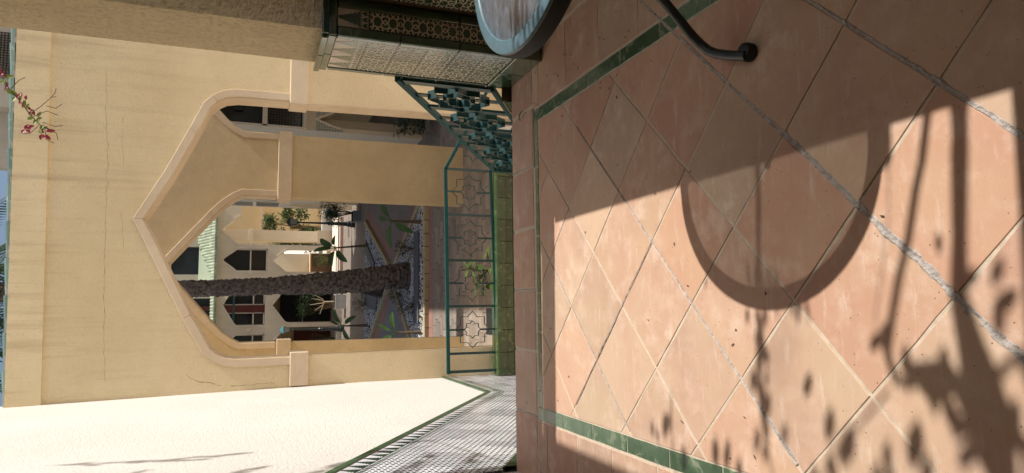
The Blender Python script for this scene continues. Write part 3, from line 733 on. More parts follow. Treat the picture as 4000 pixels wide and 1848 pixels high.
for k in range(13):
    for r_ in range(2): place(ct3, 'curb_side_tile', cb, Vector((1.212, 3.65, 0.03)), uu, vv, Vector((-1, 0, 0)), k*0.203, -0.143*(r_+1), 0)

gt = thing('landing_railing', 'teal metal railing with thin eight pointed stars on the green tiled ledge under the arch', 'railing')
YG = 8.74; T2 = To3(lambda a, b: (a, YG, b), (0, 1, 0))
zt = lambda x: -1.035+0.012*(x+0.8) if x < 1.89 else -1.003-0.53*(x-1.89)
zb = lambda x: -1.725+0.030*(x+0.8) if x < 1.89 else -1.645-0.53*(x-1.89)
MB().bar((-0.835, YG, zt(-0.835)), (1.90, YG, zt(1.88)), 0.04, 0.042).build('top_rail', 'teal_rail', gt)
MB().bar((1.885, YG, zt(1.88)), (3.4, YG, zt(3.4)), 0.04, 0.040).build('sloping_top_rail', 'teal_rail', gt)
MB().bar((-0.835, YG, zb(-0.835)), (1.90, YG, zb(1.88)), 0.034, 0.034).build('bottom_rail', 'teal_rail', gt)
MB().bar((1.885, YG, zb(1.88)), (3.4, YG, zb(3.4)), 0.034, 0.034).build('sloping_bottom_rail', 'teal_rail', gt)
for x in (-0.81, -0.575, 0.045, 0.655, 1.27, 1.89, 2.6, 3.35):
    MB().bar((x, YG, zb(x)+0.005), (x, YG, zt(x)-0.005), 0.032 if x > -0.8 else 0.036, 0.020 if x > -0.8 else 0.045, (0, 1, 0)).build('upright_bar', 'teal_metal', gt)
for x in (-0.265, 0.35, 0.96, 1.585, 2.25):
    zc = (zt(x)+zb(x))/2; mb = MB(); sl = 0 if x < 1.89 else -0.53
    star_frame(mb, x, zc, 0.24, T2, 0.0068, 0.024, sl); star_frame(mb, x, zc, 0.115, T2, 0.0068, 0.024, sl)
    mb.bar((x, YG, zc+0.115), (x, YG, zt(x)-0.01), 0.0068, 0.024, (1, 0, 0)); mb.bar((x, YG, zc-0.115), (x, YG, zb(x)+0.01), 0.0068, 0.024, (1, 0, 0))
    mb.build('star_panel', 'teal_metal', gt)
pp = thing('tiled_ledge', 'low wall faced with glossy green brick shaped tiles under the landing railing', 'low wall')
MB().box(-0.87, 1.95, 8.66, 8.84, -2.3, -1.80).build('core', 'dark_grout', pp)
tc = trim_mesh(0.296, 0.12, 'cap_tile', 'olive_glaze', 0.030, -0.02); 
for k in range(10): place_cut(tc, 'cap_tile', pp, Vector((-0.87, 8.655, -1.82)), Vector((1, 0, 0)), Vector((0, 0, 1)), Vector((0, -1, 0)), k*0.298, 0, [(Vector((1.95, 0, 0)), (1, 0, 0))])
bt = trim_mesh(0.296, 0.105, 'ledge_tile', 'olive_glaze', 0.006, -0.004)
for r_ in range(4):
    for k in range(11):
        place_cut(bt, 'ledge_tile', pp, Vector((-0.87-(0.149 if r_ % 2 else 0), 8.655, -1.82)), Vector((1, 0, 0)), Vector((0, 0, 1)), Vector((0, -1, 0)), k*0.298, -0.107*(r_+1), [(Vector((1.95, 0, 0)), (1, 0, 0)), (Vector((-0.87, 0, 0)), (-1, 0, 0))])
MB().box(-0.87, 1.95, 8.63, 8.86, -1.70, -1.688).build('ledge_top', 'olive_glaze', pp)

# =================================================================== TABLE
tb = thing('round_table', 'round outdoor table with rippled frosted glass top and metal rim on splayed black legs', 'table', (1.08, 1.56, 0))
TR = 0.41
MB().add([(0, 0, 0.7650)]+[((TR-0.0415)*math.cos(2*math.pi*k/64), (TR-0.0415)*math.sin(2*math.pi*k/64), 0.7650) for k in range(64)], [(0, 1+k, 1+(k+1) % 64) for k in range(64)]).build('glass_top', 'hammered_glass', tb, smooth=True)
rg = MB(); prof = [(TR-0.042, 0.745), (TR-0.042, 0.7665), (TR-0.038, 0.771), (TR-0.012, 0.771), (TR-0.003, 0.768), (TR, 0.762), (TR-0.001, 0.755)]
rg.add([(r_*math.cos(2*math.pi*j/96), r_*math.sin(2*math.pi*j/96), z) for r_, z in prof for j in range(96)], [(i*96+j, i*96+(j+1) % 96, (i+1)*96+(j+1) % 96, (i+1)*96+j) for i in range(len(prof)-1) for j in range(96)])
rg.build('steel_rim', 'steel_rim', tb, smooth=True)
me = MB(); 
prof = [(TR-0.0005, 0.7615), (TR, 0.758), (TR+0.002, 0.728), (TR+0.004, 0.722), (TR-0.001, 0.716), (TR-0.02, 0.714), (TR-0.02, 0.75)]
k = 0; n_ = 96; vs = []; fs = []
for r_, z in prof:
    for j in range(n_): t = 2*math.pi*j/n_; vs.append((r_*math.cos(t), r_*math.sin(t), z))
for i in range(len(prof)-1):
    for j in range(n_): fs.append((i*n_+j, i*n_+(j+1) % n_, (i+1)*n_+(j+1) % n_, (i+1)*n_+j))
me.add(vs, fs); me.build('black_apron', 'matt_black', tb, smooth=True)
MB().lathe([(0.014, 0.40), (0.014, 0.715)], n=20).build('centre_pole', 'black_metal', tb, True)
# the visible leg ends in a rubber foot near (0.77, 1.60)
for k, a in enumerate((0, 90, 180, 270)):
    ca, sa = math.cos(R(a)), math.sin(R(a))
    def rr(p): return (p[0]*ca-p[1]*sa, p[0]*sa+p[1]*ca, p[2])
    P = [(-0.02, 0.04, 0.70), (-0.03, 0.10, 0.5), (-0.06, 0.18, 0.30), (-0.108, 0.202, 0.20), (-0.172, 0.203, 0.135), (-0.215, 0.200, 0.095), (-0.242, 0.193, 0.070), (-0.266, 0.179, 0.052), (-0.285, 0.152, 0.042), (-0.306, 0.105, 0.036), (-0.322, 0.065, 0.033), (-0.334, 0.028, 0.031)]
    lg = MB().tube([rr(p) for p in P], 0.0155, 12).build('leg', 'black_metal', tb, smooth=True)
    e = rr((-0.318, 0.040, 0)); 
    MB().lathe([(0.024, 0.0), (0.028, 0.004), (0.029, 0.024), (0.026, 0.034), (0.014, 0.040)], (e[0], e[1], 0), 20).build('foot', 'rubber', lg, smooth=True)

# fallen leaf on the step edge
lf = MB(); n_ = 8; vs = []
for i in range(n_+1):
    t = i/n_; wd = 0.010*math.sin(math.pi*min(1, t*1.02))**0.8; zz = 0.004+0.010*math.sin(t*3.0)
    vs += [(wd*0.9, t*0.055, zz+0.006), (0, t*0.055, zz), (-wd*0.9, t*0.055, zz+0.006)]
lf.add(vs, [(3*i+k, 3*i+k+1, 3*i+k+4, 3*i+k+3) for i in range(n_) for k in (0, 1)])
o = lf.build('fallen_leaf', 'lime_leaf', None, True, loc=(1.10, 3.45, 0.0), label='small curled green leaf lying on the terrace edge near the pillar', category='leaf'); o.rotation_euler = (0, 0, R(60))

db = MB()
for k in range(70):
    x, y_ = (random.uniform(0.9, 1.35), random.uniform(2.1, 3.3)) if k < 40 else (random.uniform(-0.5, 1.2), random.uniform(0.9, 3.5))
    a = random.random()*6.28; L = random.uniform(.004, .012); db.bar((x, y_, .003), (x+math.cos(a)*L, y_+math.sin(a)*L, .0045), .0028, .002)
db.build('dry_debris', 'stem_brown', None, kind='stuff', label='scattered tiny dry seeds and grit on the terrace tiles')
# =================================================================== COURTYARD
yard = bpy.data.objects['courtyard_ground']
pm = bevel_mesh(MB().box(0.004, 0.396, 0.003, 0.197, -0.05, 0).mesh('paver', 'grey_paver'), 0.004, 1)
cnt = 0
row = 0; y = 9.3
restv = MB()
while y < 34:
    x = -3.0 + (0.2 if row % 2 else 0) + 0.07*(row % 3)
    while x < 6.5:
        vis = (-0.115*y < x < 0.33*y)
        if vis:
            if cnt < 300 and y > 9.6:
                link('paver', pm, yard, loc=(x, y, ZC+random.uniform(-0.002, 0.002))); cnt += 1
            else: restv.box(x+0.004, x+0.396, y+0.003, y+0.197, ZC-0.05, ZC+random.uniform(-0.002, 0.002))
        x += 0.4
    y += 0.2; row += 1
restv.build('paver_field', 'grey_paver', yard, kind='stuff')
def strip(a, b, wd, z0, z1, name, m, parent, seg=0.45, gap=0.012):
    a = Vector((*a, 0)); b = Vector((*b, 0)); d = b-a; L = d.length; d.normalize(); nn = Vector((-d.y, d.x, 0)); n_ = max(1, int(L/seg)); s_ = L/n_
    me = bevel_mesh(MB().box(gap/2, s_-gap/2, 0, wd, z0, z1).mesh(name, m), 0.008, 2)
    ang = math.atan2(d.y, d.x)
    for i in range(n_): p = a+d*(s_*i); link(name, me, parent, loc=(p.x, p.y, 0), rot=(0, 0, ang))
bedT = [(-1.6, 15.02), (2.62, 15.02), (1.10, 18.6), (0.80, 18.6)]; bedF = [(0.85, 19.4), (1.25, 19.4), (3.0, 23.7), (-1.5, 23.7)]
for nm, P, lab in (('near', bedT, 'star shaped planting bed of white gravel around the palm, nearer half'), ('far', bedF, 'triangular white gravel planting bed behind the palm')):
    pb = thing('planting_bed', lab, 'planting bed')
    MB().prism([P], XY, ZC-0.03, ZC+0.03).build('soil', 'soil', pb)
    g = MB(); xs_ = [p[0] for p in P]; ys_ = [p[1] for p in P]; c = 0
    while c < (5200 if nm == 'near' else 4200):
        x = random.uniform(min(xs_), max(xs_)); y = random.uniform(min(ys_), max(ys_)); ins = True; Q = P if area(P) > 0 else P[::-1]
        for i in range(4):
            a, b = Q[i], Q[(i+1) % 4]
            if (b[0]-a[0])*(y-a[1])-(b[1]-a[1])*(x-a[0]) < 0.02: ins = False
        if not ins: c += 0.3; continue
        c += 1; s_ = random.uniform(0.018, 0.036); rz = random.random()*6; z = ZC+0.03+random.uniform(0, 0.02)
        dx = [(math.cos(rz+k*2.09)*s_*random.uniform(.7, 1.2), math.sin(rz+k*2.09)*s_*random.uniform(.7, 1.2)) for k in range(3)]
        g.add([(x+dx[0][0], y+dx[0][1], z), (x+dx[1][0], y+dx[1][1], z), (x+dx[2][0], y+dx[2][1], z), (x, y, z+s_*0.8), (x+dx[0][1]*.6, y-dx[0][0]*.6, z+s_*.5)], [(0, 1, 3), (1, 2, 3), (2, 0, 4), (0, 3, 4), (2, 4, 3)])
    g.build('gravel', 'white_gravel', pb, kind='stuff')
    Q = P if area(P) > 0 else P[::-1]
    for i in range(4):
        a, b = Q[i], Q[(i+1) % 4]
        if abs(a[0]-b[0]) < 0.5 and nm == 'near' and a[1] > 17: continue
        if a[1] == b[1] == 23.7: continue
        d = Vector((b[0]-a[0], b[1]-a[1])).normalized(); n_ = Vector((d.y, -d.x))
        a2 = (a[0]+n_.x*0.14, a[1]+n_.y*0.14); b2 = (b[0]+n_.x*0.14, b[1]+n_.y*0.14); a3 = (a[0]+n_.x*0.5, a[1]+n_.y*0.5); b3 = (b[0]+n_.x*0.5, b[1]+n_.y*0.5)
        strip(a2, b2, 0.14, ZC-0.02, ZC+0.10, 'kerb_stone', 'yellow_kerb', pb, 0.30, 0.014)
        strip(a3, b3, 0.35, ZC-0.02, ZC+0.006, 'edging_slab', 'pink_paving', pb, 0.6, 0.01)
    if nm == 'near':
        me = bevel_mesh(MB().box(-0.30, 1.86, 15.53, 15.98, ZC+0.03, ZC+0.10).mesh('stone_slab', 'bluegrey_slab'), 0.01); link('stone_slab', me, pb)
    else:
        MB().prism([[(2.05, 23.6), (2.35, 23.4), (1.5, 21.6), (1.2, 21.7)]], XY, ZC+0.03, ZC+0.10).build('stone_slab', 'bluegrey_slab', pb)
        MB().prism([[(0.75, 23.6), (0.2, 23.5), (0.0, 21.3), (0.9, 20.9)]], XY, ZC+0.03, ZC+0.09).build('stone_slab', 'bluegrey_slab', pb)
MB().prism([[(-2.6, 15.6), (-0.75, 15.6), (0.42, 18.3), (0.40, 19.2), (-1.6, 22.6), (-2.6, 22.6)]], XY, ZC-0.02, ZC+0.004).build('bluegrey_path', 'bluegrey_paving', None, kind='structure')
gr = thing('drain_grate', 'dark cast iron drain grate set in the pavers behind the railing', 'grate')
MB().box(-0.42, 0.02, 10.56, 10.90, ZC-0.02, ZC+0.004).build('frame', 'cast_iron', gr)
for k in range(12): MB().box(-0.40+0.034*k, -0.386+0.034*k, 10.58, 10.88, ZC+0.0045, ZC+0.012).build('grate_bar', 'rubber', gr)

# ------------------------------------------------------------------ leaves
def leaf(mb, base, d, up, L, W, droop=0.4, mi=0, n=5, fold=0.25, prof=None, notch=False):
    base = Vector(base); d = Vector(d).normalized(); up = Vector(up); sd = d.cross(up)
    if sd.length < 1e-3: sd = Vector((1, 0, 0))
    sd.normalize(); uu_ = sd.cross(d).normalized(); p = base.copy(); k = len(mb.v); vs = []
    for i in range(n+1):
        t = i/n; wd = W/2*(prof(t) if prof else math.sin(math.pi*min(0.999, t**0.75))**0.7)
        q = base+d*(L*t*(1-0.15*droop*t))-Vector((0, 0, 1))*(droop*L*t*t*0.6)
        if notch and i % 2: wd *= 0.86
        vs += [q+sd*wd+uu_*fold*wd, q, q-sd*wd+uu_*fold*wd]
    fs = []
    for i in range(n): fs += [(3*i, 3*i+1, 3*i+4, 3*i+3), (3*i+1, 3*i+2, 3*i+5, 3*i+4)]
    mb.add(vs, fs, mi)
# palm tree
pt = thing('palm_tree', 'tall palm with rough scaly trunk standing in the white gravel bed', 'palm tree', (0.86, 16.75, 0))
path = [(0.86, -2.32, 0.33), (0.86, -2.2, 0.31), (0.80, -1.6, 0.285), (0.725, -1.0, 0.275), (0.68, -0.4, 0.255), (0.63, 0.3, 0.225), (0.60, 1.0, 0.190), (0.56, 2.0, 0.185), (0.53, 3.0, 0.18), (0.50, 4.5, 0.18), (0.48, 6.2, 0.19), (0.48, 6.9, 0.17)]
def at(z):
    for a, b in zip(path[:-1], path[1:]):
        if a[1] <= z <= b[1]:
            t = (z-a[1])/(b[1]-a[1]); return (a[0]+(b[0]-a[0])*t-0.86, a[2]+(b[2]-a[2])*t)
    return (path[-1][0]-0.86, path[-1][2])
tr = MB().tube([(p[0]-0.86, 0, p[1]) for p in path], [p[2]*0.86 for p in path], 14).build('trunk', 'trunk_bark', pt)
mb = MB(); z = -2.28; k = 0
while z < 6.4:
    cx, rad = at(z); m_ = 9; 
    for j in range(m_):
        a = 2*math.pi*(j+0.5*(k % 2))/m_+random.uniform(-.14, .14); ca, sa = math.cos(a), math.sin(a); hw = rad*0.40*random.uniform(.8, 1.15); hh = random.uniform(0.085, 0.125)
        pr_ = rad*random.uniform(0.98, 1.12); zz = z+random.uniform(-.03, .03)
        T = Vector((-sa, ca, 0)); O_ = Vector((ca, sa, 0)); C_ = Vector((cx, 0, zz))
        vs = [C_+O_*rad*.88-T*hw, C_+O_*rad*.9+T*hw, C_+O_*pr_-T*hw*.75+Vector((0, 0, hh*.55)), C_+O_*pr_+T*hw*.7+Vector((0, 0, hh*.6)), C_+O_*(pr_-.01)+T*random.uniform(-.03, .03)+Vector((0, 0, hh*1.15)), C_+O_*rad*.86-T*hw*.7+Vector((0, 0, hh*1.25)), C_+O_*rad*.86+T*hw*.7+Vector((0, 0, hh*1.25))]
        mb.add(vs, [(0, 1, 3, 2), (2, 3, 4), (2, 4, 5), (3, 6, 4), (0, 2, 5), (1, 6, 3), (4, 6, 5)])
    z += 0.088; k += 1
mb.build('leaf_base_scales', 'trunk_scale', pt, kind='stuff')
def frond(az, el, L, name='frond'):
    mb = MB(); d = Vector((math.cos(az)*math.cos(el), math.sin(az)*math.cos(el), math.sin(el))); b = Vector((-0.38, 0, 6.85)); pts = []; p = b.copy(); N = 16
    v_ = d.copy()
    for i in range(N+1):
        pts.append(p.copy()); p = p+v_*(L/N); v_ = (v_+Vector((0, 0, -0.10))).normalized()
    mb.tube(pts, [0.022*(1-i/N)+0.004 for i in range(N+1)], 5)
    for i in range(2, N+1):
        for s_ in (-1, 1):
            for h in (0, 0.5):
                q = pts[i-1].lerp(pts[i], h); dd = (pts[i]-pts[i-1]).normalized(); side_ = dd.cross(Vector((0, 0, 1))).normalized()*s_
                ld_ = (dd*0.55+side_*0.9+Vector((0, 0, -0.1+random.uniform(-.15, .1)))).normalized(); ll = 0.52*math.sin(math.pi*(0.12+0.8*i/N))+0.08
                leaf(mb, q, ld_, (0, 0, 1), ll, 0.035, 0.5, n=3, fold=0.4)
    mb.build(name, 'palm_leaf', pt)
for k in range(26): frond(k*2.399, R(-42+ (k*37 % 115)), random.uniform(2.2, 2.9))
# the smaller trunk behind it
t2 = thing('palm_stump', 'short dark palm trunk half hidden behind the tall palm', 'palm tree', (0.62, 20.2, 0))
MB().tube([(0, 0, ZC), (0, 0, ZC+0.25), (0.02, 0, ZC+0.7)], [0.26, 0.22, 0.12], 9).build('trunk', 'trunk_bark', t2)
mb = MB()
for k in range(22): a = k*2.4; leaf(mb, (0.02, 0, ZC+0.6), (math.cos(a), math.sin(a), 0.5), (0, 0, 1), 0.5, 0.05, 0.6)
mb.build('frond_tuft', 'dark_bush_leaf', t2)
# banana plants
def banana(loc, hgt, leaves, label, lean=(0, 0)):
    t = thing('banana_plant', label, 'plant', (loc[0], loc[1], ZC+0.04), 'young banana plants in the gravel beds')
    MB().tube([(0, 0, 0), (lean[0]*.3, 0, hgt*.35), (lean[0]*.7, 0, hgt*.7), (lean[0], 0, hgt)], [0.05, 0.036, 0.028, 0.02], 8).build('stem', 'stem_brown', t, True)
    for dx, dz, L, W, yy in leaves:
        mb = MB(); b = (lean[0], 0, hgt-0.02); d = Vector((dx, yy, dz)); 
        st_ = Vector(b)+d.normalized()*0.14; mb.tube([b, st_], [0.014, 0.009], 5)
        leaf(mb, st_, d, (0, -0.7, 1) if abs(d.normalized().z) < 0.9 else (1, -0.6, 0.2), L, W*1.1, 0.35, n=10, fold=0.3, prof=lambda q: max(0.05, math.sin(math.pi*min(0.985, q**0.8*0.97+0.03))**0.45), notch=True)
        mb.build('leaf', 'banana_leaf', t)
banana((2.04, 15.42), 0.72, [(0.75, 0.55, 0.50, 0.17, -0.3), (-0.9, 0.25, 0.62, 0.17, -0.4), (-0.45, -0.55, 0.42, 0.15, -0.5), (0.2, 0.5, 0.3, 0.12, 0.5)], 'banana plant at the near right corner of the gravel bed')
banana((2.20, 23.2), 1.1, [(0.35, 0.8, 0.62, 0.26, -0.3), (-0.15, 0.95, 0.75, 0.30, 0.1), (-0.75, 0.3, 0.62, 0.26, -0.3), (-0.65, -0.35, 0.5, 0.24, -0.4), (0.7, 0.1, 0.4, 0.2, 0.4)], 'tallest banana plant, right of the palm in the far gravel bed', (-0.1, 0))
banana((-0.48, 23.1), 0.85, [(0.75, 0.55, 0.6, 0.2, -0.3), (-0.8, -0.25, 0.6, 0.18, -0.4), (0.2, 0.7, 0.4, 0.2, -0.2), (0.5, -0.5, 0.4, 0.16, -0.4)], 'banana plant in front of the left lamp post')
banana((-0.50, 15.36), 0.62, [(0.85, 0.35, 0.42, 0.15, -0.3), (0.35, 0.85, 0.40, 0.12, 0.2), (-0.4, 0.75, 0.36, 0.14, -0.2), (-0.9, 0.2, 0.3, 0.12, -0.3)], 'banana plant at the near left corner of the gravel bed')
# small shrubs
def shrub(loc, r, h, label, m='dark_bush_leaf', n=260, ll=0.10, grp='small dark shrubs in the gravel beds', name='shrub', z0=ZC+0.04):
    t = thing(name, label, 'shrub', (loc[0], loc[1], z0), grp)
    mb = MB(); st = MB()
    for k in range(9):
        a = k*2.4; e = Vector((math.cos(a)*r*.7, math.sin(a)*r*.7, h*random.uniform(.6, .95))); st.tube([(0, 0, 0), tuple(e*.5+Vector((0, 0, .05))), tuple(e)], [0.008, 0.006, 0.003], 4)
    st.build('stems', 'stem_brown', t)
    for k in range(n):
        a = random.random()*6.283; q = random.random()**0.5; zz = random.random(); rr_ = r*q*(0.35+0.75*math.sin(math.pi*min(1, zz*0.9+0.1)))
        b = (math.cos(a)*rr_*.8, math.sin(a)*rr_*.8, h*zz*.9); leaf(mb, b, (math.cos(a)+random.uniform(-.5, .5), math.sin(a)+random.uniform(-.5, .5), random.uniform(.1, 1.2)), (0, 0, 1), ll*random.uniform(.7, 1.3), ll*0.22, 0.3, n=2)
    mb.build('foliage', m, t)
shrub((1.48, 16.2), 0.30, 0.48, 'dark feathery shrub right of the palm trunk'); shrub((0.10, 16.1), 0.30, 0.42, 'dark feathery shrub left of the palm trunk, nearer bed')
shrub((0.40, 17.5), 0.26, 0.36, 'low dark shrub against the left foot of the palm'); shrub((0.22, 23.3), 0.34, 0.5, 'dark feathery shrub in the far gravel bed left of the palm')
shrub((1.6, 17.1), 0.12, 0.16, 'tiny brownish shrub behind the right feathery shrub', 'stem_brown', 40, 0.07); shrub((1.25, 15.3), 0.10, 0.1, 'tiny brownish plant on the dark stone slab', 'stem_brown', 30, 0.06, z0=ZC+0.04)
shrub((-0.15, 15.32), 0.10, 0.1, 'tiny plant beside the left end of the stone slab', 'stem_brown', 30, 0.06)
# rubber fig behind the landing railing
fg = thing('fig_plant', 'leafy fiddle leaf fig seen through the bars of the landing railing', 'plant', (0.56, 9.62, ZC))
MB().lathe([(0.13, 0), (0.17, 0.28), (0.18, 0.30), (0.16, 0.30), (0.155, 0.27)], n=20).build('pot', 'brown_wood', fg)
mb = MB(); mb.tube([(0, 0, 0.25), (0.02, 0, 0.5), (0.05, 0, 0.78)], [0.016, 0.013, 0.009], 6); mb.tube([(0.02, 0, 0.4), (-0.14, 0.02, 0.55), (-0.24, 0, 0.62)], [0.012, 0.01, 0.007], 6); mb.tube([(0.02, 0, 0.35), (0.18, 0, 0.40), (0.30, 0, 0.42)], [0.012, 0.01, 0.007], 6)
mb.build('stem', 'stem_brown', fg, True)
prof = lambda q: max(0.06, math.sin(math.pi*min(0.99, q**1.3*0.9+0.08)))
for (cx, cz, n_) in ((0.05, 0.72, 9), (-0.22, 0.60, 9), (0.30, 0.40, 6), (-0.05, 0.5, 6)):
    for k in range(n_):
        a = k*2.4+cx*9; mb = MB(); leaf(mb, (cx, 0, cz-0.02*k), (math.cos(a), math.sin(a), 0.55-0.09*k), (0, 0, 1), random.uniform(.15, .2), random.uniform(.085, .11), 0.35, n=5, prof=prof, fold=0.2); mb.build('leaf', 'fig_leaf', fg, True)

# =================================================================== LAMPS, BIN, PLANTERS
def lamp(loc, h, label, hood):
    t = thing('street_lamp', label, 'lamp post', (loc[0], loc[1], ZC), 'lamp posts in the courtyard')
    MB().lathe([(0.14, 0), (0.14, 0.16), (0.115, 0.18), (0.115, 0.28), (0.09, 0.30), (0.075, 0.55), (0.062, 0.80), (0.062, 0.83), (0.09, 0.86), (0.09, 0.90), (0.06, 0.93), (0.085, 0.99), (0.05, 1.04)], n=16).build('base', 'black_metal', t, True)
    MB().lathe([(0.045, 1.03), (0.036, 1.5), (0.030, h-0.48), (0.05, h-0.47), (0.03, h-0.44), (0.055, h-0.41), (0.05, h-0.395)], n=12).build('pole', 'black_metal', t, True)
    hd = MB(); b0, b1 = 0.07, 0.135; z0, z1 = h-0.39, h-0.12
    for sx in (-1, 1):
        for sy in (-1, 1): hd.bar((sx*b0, sy*b0, z0), (sx*b1, sy*b1, z1), 0.014, 0.014)
    for s_ in (-1, 1):
        hd.bar((-b1, s_*b1, z1), (b1, s_*b1, z1), 0.02, 0.02); hd.bar((s_*b1, -b1, z1), (s_*b1, b1, z1), 0.02, 0.02); hd.bar((-b0, s_*b0, z0), (b0, s_*b0, z0), 0.016, 0.016); hd.bar((s_*b0, -b0, z0), (s_*b0, b0, z0), 0.016, 0.016)
    fr = hd.build('lantern_frame', 'black_metal', t)
    g = MB(); c0, c1_ = b0-0.004, b1-0.006
    g.add([(-c0, -c0, z0), (c0, -c0, z0), (c0, c0, z0), (-c0, c0, z0), (-c1_, -c1_, z1), (c1_, -c1_, z1), (c1_, c1_, z1), (-c1_, c1_, z1)], [(0, 1, 5, 4), (1, 2, 6, 5), (2, 3, 7, 6), (3, 0, 4, 7)]); g.build('glass', 'lamp_glass', fr)
    r = MB(); r.add([(-.16, -.16, z1), (.16, -.16, z1), (.16, .16, z1), (-.16, .16, z1), (-.06, -.06, h-.02), (.06, -.06, h-.02), (.06, .06, h-.02), (-.06, .06, h-.02), (-.03, -.03, h), (.03, -.03, h), (.03, .03, h), (-.03, .03, h)],
                    [(0, 3, 2, 1)]+[(i, (i+1) % 4, 4+(i+1) % 4, 4+i) for i in range(4)]+[(4+i, 4+(i+1) % 4, 8+(i+1) % 4, 8+i) for i in range(4)]+[(8, 9, 10, 11)]); r.build('hood', hood, t)
lamp((3.345, 26.6), 2.53, 'black lamp post right of the palm in front of the mosaic pillar', 'black_metal')
lamp((-0.73, 29.6), 2.55, 'dark lamp post with turquoise lantern hood left of the palm', 'verdigris')
bn = thing('litter_bin', 'blue wall mounted litter bin near the right lamp post', 'bin', (3.97, 28.4, 0))
MB().box(-0.13, 0.13, -0.12, 0.12, -1.85, -1.46).build('body', 'blue_bin', bn); MB().box(-0.14, 0.14, -0.13, 0.13, -1.455, -1.40).build('lid', 'blue_bin', bn); MB().box(-0.05, 0.05, -0.125, -0.121, -1.72, -1.62).build('sticker', 'dark_paper', bn)
def planter(loc, w_, h, label, m):
    t = thing('planter_box', label, 'planter', (loc[0], loc[1], ZC)); 
    link('box', bevel_mesh(MB().prism([[(-w_*.46, 0), (w_*.46, 0), (w_*.5, h), (-w_*.5, h)]], XZ, -w_*.45, w_*.45).mesh('box', m), 0.01), t)
    MB().box(-w_*.44, w_*.44, -w_*.40, w_*.40, h+0.001, h+0.02).build('soil', 'soil', t); return t
planter((3.46, 25.3), 0.42, 0.28, 'grey square planter with a leafy bush beside the right building', 'grey_planter')
planter((0.40, 29.3), 0.62, 0.44, 'white square planter with a bare pale tree left of the palm', 'white_planter')
def bush(loc, r, h, n, label, m='bush_leaf', name='bush', ll=0.14, stems=True, cat='bush', z0=None, grp=None):
    t = thing(name, label, cat, (loc[0], loc[1], z0 if z0 is not None else ZC), grp); mb = MB(); st = MB()
    for k in range(8):
        a = k*2.4; st.tube([(0, 0, 0), (math.cos(a)*r*.25, math.sin(a)*r*.25, h*.45), (math.cos(a)*r*.6, math.sin(a)*r*.6, h*.8)], [0.02, 0.014, 0.006], 5)
    st.build('branches', 'stem_brown', t)
    cl = [(random.uniform(-.65, .65)*r, random.uniform(-.65, .65)*r, h*random.uniform(.40, .95), r*random.uniform(.25, .42)) for _ in range(14)]
    for k in range(n):
        c = random.choice(cl); a = random.random()*6.283; e = random.uniform(-1, 1); q = random.random()**.4
        b = Vector((c[0]+math.cos(a)*c[3]*q, c[1]+math.sin(a)*c[3]*q, c[2]+e*c[3]*.8)); leaf(mb, b, (math.cos(a), math.sin(a), random.uniform(-.5, .8)), (0, 0, 1), ll*random.uniform(.7, 1.2), ll*.42, 0.3, n=2)
    mb.build('foliage', m, t); return t
bush((3.62, 25.5), 0.55, 1.2, 900, 'dark leafy bush growing over the grey planter', z0=ZC+0.2)
bush((4.35, 14.4), 0.55, 0.75, 800, 'dark bush at the foot of the near white column', 'dark_bush_leaf')
ft = thing('bare_tree', 'small pale trunked tree in the white planter under the left archway', 'tree', (0.40, 29.3, ZC+0.42)); mb = MB()
mb.tube([(0, 0, 0), (0, 0, 0.45)], [0.035, 0.028], 6)
for dx, dz in ((-.35, .35), (.3, .4), (-.12, .55), (.15, .5), (-.5, .15)): mb.tube([(0, 0, .43), (dx*.4, 0, .5), (dx, 0, .45+dz)], [0.022, 0.016, 0.008], 5)
mb.build('trunk', 'cream_trim', ft)

# =================================================================== FAR BUILDINGS
YF = 31.0; kF = YF/29.5
fx = lambda x: x*kF
fz = lambda z: 1.4+(z-1.4)*kF
fb = thing('far_building', 'cream courtyard building with two storeys of pointed arches and green roof tiles', 'building')
def parch(xl, xr, z0, zsh, za, ch=0.10):
    c = (xl+xr)/2; return [(fx(a), fz(b)) for a, b in ((xl, z0), (xl, zsh-ch), (xl+ch*.35, zsh+.02), (xl+ch*1.1, zsh+ch), (c, za), (xr-ch*1.1, zsh+ch), (xr-ch*.35, zsh+.02), (xr, zsh-ch), (xr, z0))]
H1 = parch(2.75, 3.89, -2.04, 1.95, 2.55); H2 = parch(1.655, 2.575, 0.80, 1.95, 2.51); H2b = parch(1.65, 2.57, -2.04, 0.08, 0.58, 0.05)
H3 = parch(-0.53, 1.15, 0.86, 1.90, 2.43); H3b = parch(-0.43, 0.99, -2.04, 0.02, 0.57); H4 = parch(-2.0, -0.87, 0.86, 1.9, 2.43); H4b = parch(-1.9, -0.62, -2.04, 0.02, 0.57)
base_z = fz(-2.04)
outer = [(fx(-4.5), base_z)]
for hh in (H4b, H3b, H2b, H1): outer += hh
outer = outer[:-1]
outer += [(fx(4.6), fz(1.85)), (fx(4.6), fz(2.74)), (fx(-4.5), fz(2.74))]
